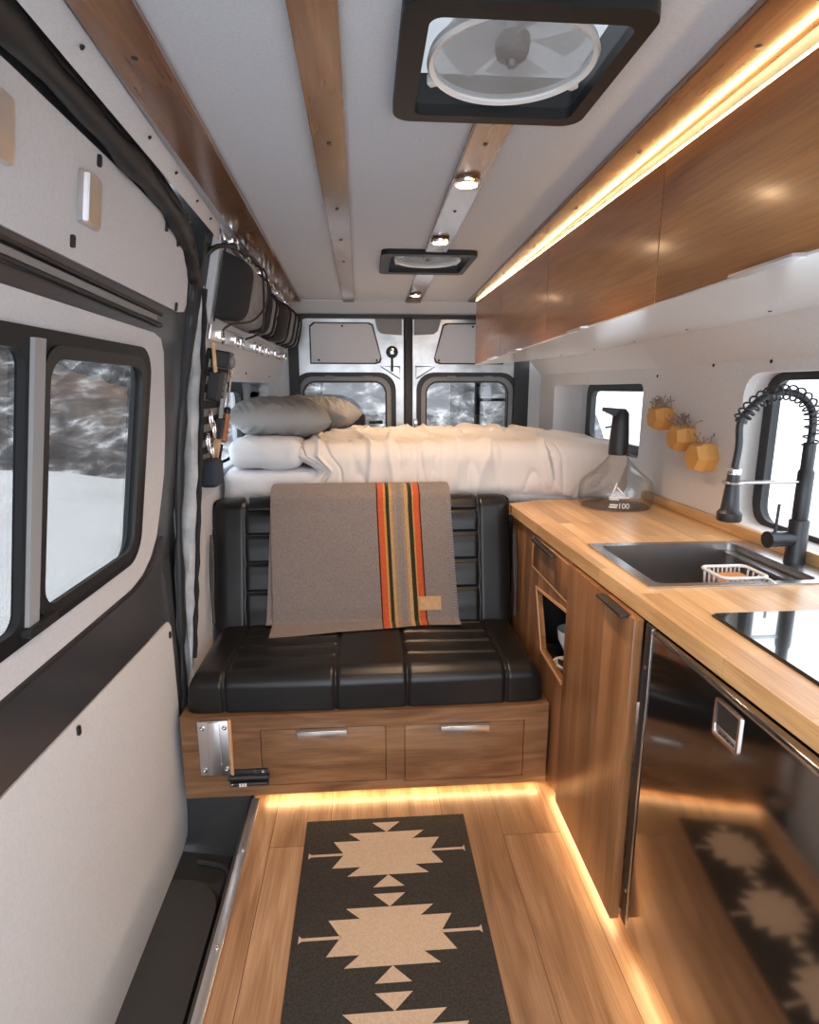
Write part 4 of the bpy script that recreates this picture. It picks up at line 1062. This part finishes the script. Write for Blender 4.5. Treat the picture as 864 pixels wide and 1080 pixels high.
for k, a in enumerate((.12, .2, .3, .38)):
    pass

# planters on the wall
def planter(y, z, rad, rot, label, twigs, seed):
    rnd = random.Random(seed)
    r = thing('wall_planter', label, 'planter', (1.2495, y, z - rad), 'faceted wooden planters on the wall')
    b = MB(); k = 6
    back = [(1.2495, y + rad*.86*math.cos(a+rot), z + rad*.92*math.sin(a+rot)) for a in (2*PI*i/k for i in range(k))]
    mid = [(1.205, y + rad*1.0*math.cos(a+rot), z + rad*1.0*math.sin(a+rot)) for a in (2*PI*i/k for i in range(k))]
    fr_ = [(1.172, y - .004 + rad*.80*math.cos(a+rot), z + rad*.80*math.sin(a+rot)) for a in (2*PI*i/k for i in range(k))]
    fs = [tuple(range(k))[::-1]]
    for i in range(k):
        j = (i+1) % k
        fs.append((i, j, k+j, k+i)); fs.append((k+i, k+j, 2*k+i)); fs.append((k+j, 2*k+j, 2*k+i))
    fs.append(tuple(range(2*k, 3*k)))
    b.raw(back + mid + fr_, fs)
    obj('pot', b, M['pot_wood'], r, sharp=5)
    b = MB()
    for q in range(twigs):
        bx, by = 1.208 + rnd.uniform(-.025, .03), y + rnd.uniform(-.035, .035)
        tx, ty, h = bx + rnd.uniform(-.03, .02), by + rnd.uniform(-.045, .045), rnd.uniform(.015, .045)
        z0 = z + rad*.80
        b.tube([(bx, by, z0-.006), ((bx+tx)/2, by*.6+ty*.4, z0 + h*.6), (tx, ty, z0 + h)], .0011, 4, smooth=2)
        b.lathe([(0, -.004), (.0035, 0), (0, .005)], (tx, ty, z0+h), 5)
    pl = obj('dried_plant', b, M['dry_plant'], r); pl['kind'] = 'stuff'
planter(2.372, 1.284, .054, .15, 'faceted wooden planter nearest the bed, topmost of the three on the wall', 34, 1)
planter(2.195, 1.218, .055, .30, 'middle faceted wooden planter of the three on the right wall', 34, 2)
planter(2.045, 1.160, .059, .05, 'lowest faceted wooden planter, nearest the faucet', 9, 3)
ol = thing('wall_outlet', 'small dark and white switch plate behind the topmost planter', 'outlet', (1.249, 2.515, 1.24))
obj('face_plate', MB().box(1.240, 1.2498, 2.470, 2.535, 1.236, 1.322, .002), M['white_plastic'], ol)
obj('switch', MB().box(1.237, 1.2405, 2.475, 2.530, 1.258, 1.318, .001), M['black_plastic'], ol)

# ------------------------------------------------------------------ gear on the left wall
def rail(p0, p1, h, label, n, nrm):
    P0, P1 = Vector(p0), Vector(p1); d = (P1-P0); L_ = d.length; d.normalize(); n_ = Vector(nrm).normalized(); u_ = n_.cross(d).normalized()
    if u_.z < 0: u_ = -u_
    mx = Matrix.Identity(4)
    for i in range(3): mx[i][0], mx[i][1], mx[i][2], mx[i][3] = d[i], u_[i], n_[i], P0[i]
    r = thing('cargo_rail', label, 'rail', p0, 'aluminium cargo rails on the left wall')
    obj('track', MB().box(0, L_, -h/2, h/2, 0, .010, .002, mx=mx), M['aluminium'], r)
    for k in range(n):
        x = (k + .5 + .3*math.sin(k*2.4))/n*L_
        s_ = obj('stud', MB().box(x-.022, x+.022, -h*.36, h*.36, .010, .024, .004, mx=mx), M['chrome'], r)
        ring = [mx @ Vector((x + .014*math.cos(a), -.012 + .016*math.sin(a), .030)) for a in (2*PI*i/14 for i in range(14))]
        obj('ring', MB().tube(ring, .003, 6, closed=True), M['chrome'], s_)
    return r
rail((XL(1.872)+.001, 2.03, 1.874), (XL(1.858)+.001, 3.80, 1.858), .030, 'upper aluminium rail on the left wall above the grey packs', 11, (1, 0, .217))
rail((XL(1.585)+.001, 2.03, 1.585), (XL(1.60)+.001, 3.80, 1.60), .048, 'lower aluminium rail on the left wall below the grey packs', 9, (1, 0, -.217))
def wl3(y, z, d): return Vector((XL(z) + d, y, z - .2*d))
def pack(y0, y1, z0, z1, th, label, straps, seed, dark_end):
    c = wl3((y0+y1)/2, z0, 0)
    r = thing('gear_pack', label, 'pack', c, 'packs strapped between the wall rails')
    def f(s_):
        def g(u, v):
            a, e = u*2-1, v*2-1
            k = ((1-abs(a)**5)*(1-abs(e)**5))**.4 if abs(a) < 1 and abs(e) < 1 else 0
            w_ = .006*noise.noise(Vector((a*3+seed, e*3, 2)))*k
            return wl3(lerp(y0, y1, u), lerp(z0, z1, v), .006 + (th*k + w_ if s_ > 0 else 0))
        return g
    b = MB(); b.grid(f(1), 40, 26); b.grid(f(-1), 4, 4)
    o = obj('bag', b, M['grey_cloth'], r, sharp=80)
    if dark_end:
        b = MB()
        def g2(u, v):
            a = lerp(-1, -1+dark_end, u); e = v*2-1
            k = ((1-abs(a)**5)*(1-abs(e)**5))**.4 if abs(a) < 1 and abs(e) < 1 else 0
            return wl3(lerp(y0, y1, (a+1)/2) - .003, lerp(z0, z1, v), .009 + (th*1.0+.004)*k)
        b.grid(g2, 12, 26)
        obj('end_panel', b, M['black_cloth'], r, sharp=80)
    for y in straps:
        a = (y-y0)/(y1-y0)*2-1
        pts = []
        for k in range(17):
            e = -1+k/8; kk = ((1-abs(a)**5)*max(0, 1-abs(e*.98)**5))**.4
            pts.append(wl3(y, lerp(z0-.004, z1+.004, k/16), .010 + (th+.005)*kk))
        obj('strap', MB().tube(pts, .006, 6), M['black_cloth'], r)
    return r
pack(2.05, 2.64, 1.632, 1.838, .085, 'largest grey pack with a black end, nearest the sliding door', (2.45,), 1, .34)
pack(2.68, 2.93, 1.640, 1.815, .070, 'slim grey pack with two black straps, second from the sliding door', (2.76, 2.86), 5, .25)
pack(2.96, 3.22, 1.640, 1.832, .080, 'mostly black pack, third from the sliding door', (3.17,), 9, 1.2)
pack(3.26, 3.78, 1.645, 1.838, .080, 'grey pack with three straps, nearest the rear doors', (3.37, 3.51, 3.65), 13, 0)
def cord(pts, label, rad=.004, name='bungee_cord', cat='cord', group=None):
    o = obj(name, MB().tube(pts, rad, 8, smooth=6), M['black_rubber']); tag(o, label, cat, group)
cord([wl3(2.44, 1.872, .03), wl3(2.36, 1.84, .090), wl3(2.40, 1.75, .104), wl3(2.22, 1.66, .100), wl3(2.12, 1.625, .05), wl3(2.10, 1.60, .03)], 'black bungee cord crossing the largest pack diagonally')
cord([wl3(2.20, 1.872, .03), wl3(2.24, 1.84, .090), wl3(2.33, 1.74, .104), wl3(2.45, 1.645, .090), wl3(2.48, 1.60, .03)], 'black bungee cord falling over the front of the largest pack')
cord([(-.500, 2.00, 1.80), (-.462, 2.02, 1.838), (-.430, 2.12, 1.862), (-.418, 2.30, 1.868), (-.412, 2.42, 1.862)], 'thick black cable arching from the door seal to the upper rail', .008, 'cable', 'cable')
cord([wl3(2.07, 1.87, .008), wl3(2.065, 1.74, .008), wl3(2.06, 1.62, .008)], 'thin black cable running down the wall beside the largest pack', .003, 'cable', 'cable')

# tool board below the lower rail
tb = thing('tool_board', 'black tool board on the left wall behind the quilted curtain', 'board', wl3(2.25, 1.05, 0))
b = MB(); b.plate(rrect(2.05, 2.36, 1.055, 1.535, .012), [], lambda a, z, d: tuple(wl3(a, z, d)), .001, .012)
obj('backing', b, M['black_cloth'], tb)
for k in range(8):
    z = 1.09 + k*.055
    b = MB(); b.plate([(2.055, z), (2.355, z), (2.355, z+.026), (2.055, z+.026)], [], lambda a, zz, d: tuple(wl3(a, zz, d)), .012, .015)
    obj('webbing', b, M['grey_cloth'], tb)
def wbox(y0, y1, z0, z1, d0, d1, r_=.006):
    b = MB(); b.plate(rrect(y0, y1, z0, z1, r_), [], lambda a, z, d: tuple(wl3(a, z, d)), d0, d1); return b
t = thing('camera', 'small black camera mounted high on the tool board', 'camera', wl3(2.105, 1.48, 0))
obj('housing', wbox(2.075, 2.135, 1.480, 1.535, .016, .070), M['black_plastic'], t)
p_ = wl3(2.105, 1.505, .070)
obj('lens', MB().lathe([(.020, 0), (.020, .010), (.015, .012), (0, .009)], p_, 20, Matrix.Rotation(PI/2, 4, 'Y')), M['grey_plastic'], t)
t = thing('radio', 'black handheld radio with a stub antenna on the tool board', 'radio', wl3(2.12, 1.38, 0))
obj('body', wbox(2.065, 2.13, 1.37, 1.465, .016, .05), M['black_plastic'], t)
obj('antenna', MB().tube([wl3(2.072, 1.46, .034), wl3(2.072, 1.555, .012)], .007, 8), M['pale_wood'], t)
t = thing('walkie_talkie', 'slim black walkie talkie with grey keys beside the radio', 'radio', wl3(2.22, 1.38, 0))
obj('body', wbox(2.15, 2.205, 1.375, 1.465, .016, .042), M['matte_black'], t)
for k in range(4): obj('key', wbox(2.16, 2.195, 1.388+k*.02, 1.40+k*.02, .042, .045, .003), M['grey_plastic'], t)
o = obj('pouch', soft(-.035, .035, -.055, .055, -.05, .05, .02, 10, 12, 10), M['navy'], sharp=80); o.location = wl3(2.17, 1.065, .058); tag(o, 'dark navy pouch at the bottom of the tool board', 'pouch')
for k, (y, z) in enumerate(((2.13, 1.30), (2.20, 1.26), (2.14, 1.22), (2.22, 1.18))):
    c = wl3(y, z, .028)
    pts = [c + Vector((0, .016*math.cos(a)*(1+.2*math.sin(a)), .032*math.sin(a))) for a in (2*PI*i/18 for i in range(18))]
    o = obj('carabiner', MB().tube(pts, .0042, 8, closed=True), M['chrome'])
    tag(o, ('highest silver carabiner on the tool board', 'second silver carabiner from the top, to the right', 'third silver carabiner from the top, to the left', 'lowest silver carabiner on the tool board')[k], 'carabiner', 'carabiners on the tool board')
# roasting fork, hatchet, sheath
t = thing('roasting_fork', 'steel roasting fork with a turned reddish wooden handle on the left wall', 'fork', wl3(2.335, 1.205, .03))
b = MB(); b.tube([wl3(2.330, 1.33, .035), wl3(2.300, 1.45, .035)], .004, 8)
for s_ in (-1, 1): b.tube([wl3(2.300, 1.45, .035), wl3(2.295+.014*s_, 1.468, .035), wl3(2.283+.018*s_, 1.51, .035)], .0032, 6, smooth=3)
obj('prongs', b, M['steel'], t)
b = MB(); q = (wl3(2.330, 1.335, .035) - wl3(2.350, 1.20, .035)).to_track_quat('Z', 'Y').to_matrix().to_4x4()
b.lathe([(0, 0), (.010, 0), (.016, .012), (.012, .026), (.0165, .040), (.0125, .055), (.017, .070), (.013, .085), (.016, .10), (.009, .118), (0, .118)], wl3(2.350, 1.205, .035), 18, q)
obj('handle', b, M['handle_wood'], t)
b = MB(); b.lathe([(.011, .116), (.013, .118), (.013, .134), (.006, .14), (0, .14)], wl3(2.350, 1.205, .035), 14, q); obj('collar', b, M['matte_black'], t)
t = thing('hatchet', 'hatchet with a pale wooden shaft and silver head on the left wall', 'hatchet', wl3(2.275, 1.04, .03))
b = MB(); b.plate(rrect(2.260, 2.287, 1.045, 1.225, .008), [], lambda a, z, d: tuple(wl3(a, z, d)), .018, .040); obj('shaft', b, M['pale_wood'], t)
b = MB(); b.plate(rrect(2.253, 2.287, 1.225, 1.30, .005), [], lambda a, z, d: tuple(wl3(a, z, d)), .017, .042); obj('grip', b, M['black_rubber'], t)
b = MB(); b.plate([(2.257, 1.30), (2.279, 1.30), (2.275, 1.42), (2.240, 1.43), (2.247, 1.36)], [], lambda a, z, d: tuple(wl3(a, z, d)), .024, .034); obj('head', b, M['aluminium'], t)
o = obj('knife_sheath', wbox(2.325, 2.360, 1.05, 1.195, .012, .034), M['black_cloth']); tag(o, 'narrow black sheath hanging beside the pale hatchet shaft', 'sheath')

# ------------------------------------------------------------------ rug
def rug():
    b = MB(); x0, x1, y0, y1 = -.212, .306, -.35, 1.706
    b.box(x0, x1, y0, y1, .0005, .0065, .002)
    b.mi = 1
    cx = .046; zt_ = .0071
    def poly(P):
        P = [(x, y, zt_) for x, y in P]; b.raw(P, [tuple(range(len(P)))])
    def motif(cy):
        # stepped diamond with a horizontal bar and small triangles above and below
        h = .085
        steps = [(.120, h), (.082, .052), (.166, .048), (.135, .008)]
        right = [(.120, h), (.082, .053), (.166, .050), (.134, .006), (.134, -.006), (.166, -.050), (.082, -.053), (.120, -.085)]
        cells = [((-.120, h), (.120, h), (.082, .052), (-.082, .052)), ((-.166, .052), (.166, .052), (.132, .0), (-.132, .0)),
                 ((-.132, .0), (.132, .0), (.166, -.052), (-.166, -.052)), ((-.082, -.052), (.082, -.052), (.120, -h), (-.120, -h))]
        for c in cells: poly([(cx+x, cy+y) for x, y in c])
        for s_ in (-1, 1):
            poly([(cx+s_*.130, cy+.0045), (cx+s_*.232, cy+.0045), (cx+s_*.240, cy+.012), (cx+s_*.240, cy-.012), (cx+s_*.232, cy-.0045), (cx+s_*.130, cy-.0045)][::s_])
            poly([(cx, cy+s_*h), (cx+.045, cy+s_*(h+.043)), (cx-.045, cy+s_*(h+.043))][::s_])
    for k in range(8): motif(1.556 - k*.279)
    o = obj('rug', b, [M['rug_dark'], M['rug_cream']], recalc=False)
    for p in o.data.polygons:
        pass
    tag(o, 'dark runner rug with cream stepped diamond motifs on the oak floor', 'rug')
rug()

# ------------------------------------------------------------------ outside
def ground(u, v):
    x = lerp(-60, 60, u); y = lerp(-30, 60, v)
    z = -.85 + .10*noise.noise(Vector((x*.3, y*.3, 0))) + .04*noise.noise(Vector((x*1.1, y*1.1, 4)))
    if x > 3: z += min(1.6, (x-3)*.16)
    if x < -3: z += min(.5, (-x-3)*.08) * (.8+.4*noise.noise(Vector((x*.5, y*.5, 9))))
    if abs(x-.3) < 1.6 and -3 < y < 5: z = min(z, -.8)
    return (x, y, z)
struct('snow_ground', MB().grid(ground, 140, 110), M['snow'])
def hill(u, v):
    x = lerp(-55, 6, u); y0 = 13.0 - .10*(x if x < 0 else 0) ; t = v
    y = y0 + 30*t - (abs(min(0, x+12)))*.55
    z = -1.2 + 24*t + 1.2*noise.noise(Vector((x*.35, t*8, 0)))*min(1, t*8) + .5*noise.noise(Vector((x*1.1, t*24, 5)))*min(1, t*8)
    return (x, y, z)
struct('snowy_hillside', MB().grid(hill, 160, 90), M['hill'])
cb = thing('cargo_box', 'dark cargo box carried outside the left rear door window', 'box', (-.16, 4.16, .9))
obj('case', MB().box(-.33, .0, 4.05, 4.30, 1.0, 1.245, .025, 3), M['black_plastic'], cb)
for k in range(5):
    obj('rivet', MB().lathe([(.006, 0), (.006, .003), (0, .004)], (-.28 + k*.058, 4.05, 1.19), 10, Matrix.Rotation(PI/2, 4, 'X')), M['steel'], cb)
obj('carrier', MB().box(-.34, .12, 4.02, 4.30, .97, 1.0, .004), M['matte_black'], cb)
obj('carrier', MB().tube([(.02, 4.06, 1.18), (.115, 4.06, 1.18)], .012, 8), M['matte_black'], cb)
obj('mount', MB().box(-.05, .05, 3.925, 4.03, .93, .985, .004), M['matte_black'], cb)
ld = thing('door_ladder', 'dark ladder bars outside the right rear door window', 'ladder', (.8, 4.0, .4))
for x in (.755, 1.02): obj('upright', MB().tube([(x, 4.0, .4), (x, 4.0, 1.8), (x, 3.925, 1.86)], .022, 10), M['matte_black'], ld)
for z in (.7, 1.02, 1.33, 1.64): obj('rung', MB().tube([(.755, 4.0, z), (1.02, 4.0, z)], .012, 10), M['matte_black'], ld)

# ------------------------------------------------------------------ light, sky, camera
w = bpy.data.worlds.new('overcast'); S.world = w; w.use_nodes = True
N = w.node_tree.nodes; L = w.node_tree.links
bg = N['Background']; bg.inputs['Strength'].default_value = 5.0
tc = N.new('ShaderNodeTexCoord'); sp = N.new('ShaderNodeSeparateXYZ'); L.new(tc.outputs['Generated'], sp.inputs[0])
rp = N.new('ShaderNodeValToRGB'); rp.color_ramp.elements[0].position = .0; rp.color_ramp.elements[0].color = (.80, .88, .98, 1)
rp.color_ramp.elements[1].position = 1; rp.color_ramp.elements[1].color = (.90, .955, 1.0, 1)
L.new(sp.outputs['Z'], rp.inputs['Fac']); L.new(rp.outputs['Color'], bg.inputs['Color'])
for y in (.42, 1.54, 2.12, 3.28):  # the foremost spot serves the added puck out of view
    x = .2515 + .012*(y-1.5)
    l = bpy.data.lights.new('puck_lamp', 'SPOT'); l.energy = 27; l.color = (1, .68, .42); l.spot_size = math.radians(125); l.spot_blend = .7; l.shadow_soft_size = .022
    o = bpy.data.objects.new('puck_lamp', l); COL.objects.link(o); o.location = (x, y, 1.876)
cam = bpy.data.cameras.new('camera'); cam.sensor_fit = 'VERTICAL'; cam.sensor_height = 36; cam.lens = 620/1080*36; cam.clip_start = .02; cam.clip_end = 300
co = bpy.data.objects.new('camera', cam); COL.objects.link(co); co.location = (0, 0, 1.40)
co.rotation_euler = (math.radians(90-11.8), 0, math.radians(-4.2)); S.camera = co
S.view_settings.view_transform = 'Standard'; S.view_settings.look = 'None'; S.view_settings.gamma = 1; S.view_settings.use_curve_mapping = False
S.view_settings.exposure = 0.18
S.cycles.max_bounces = 10; S.cycles.diffuse_bounces = 6; S.cycles.transparent_max_bounces = 16
S.cycles.use_denoising = True; S.cycles.caustics_reflective = False; S.cycles.caustics_refractive = False
S.cycles.sample_clamp_indirect = 6
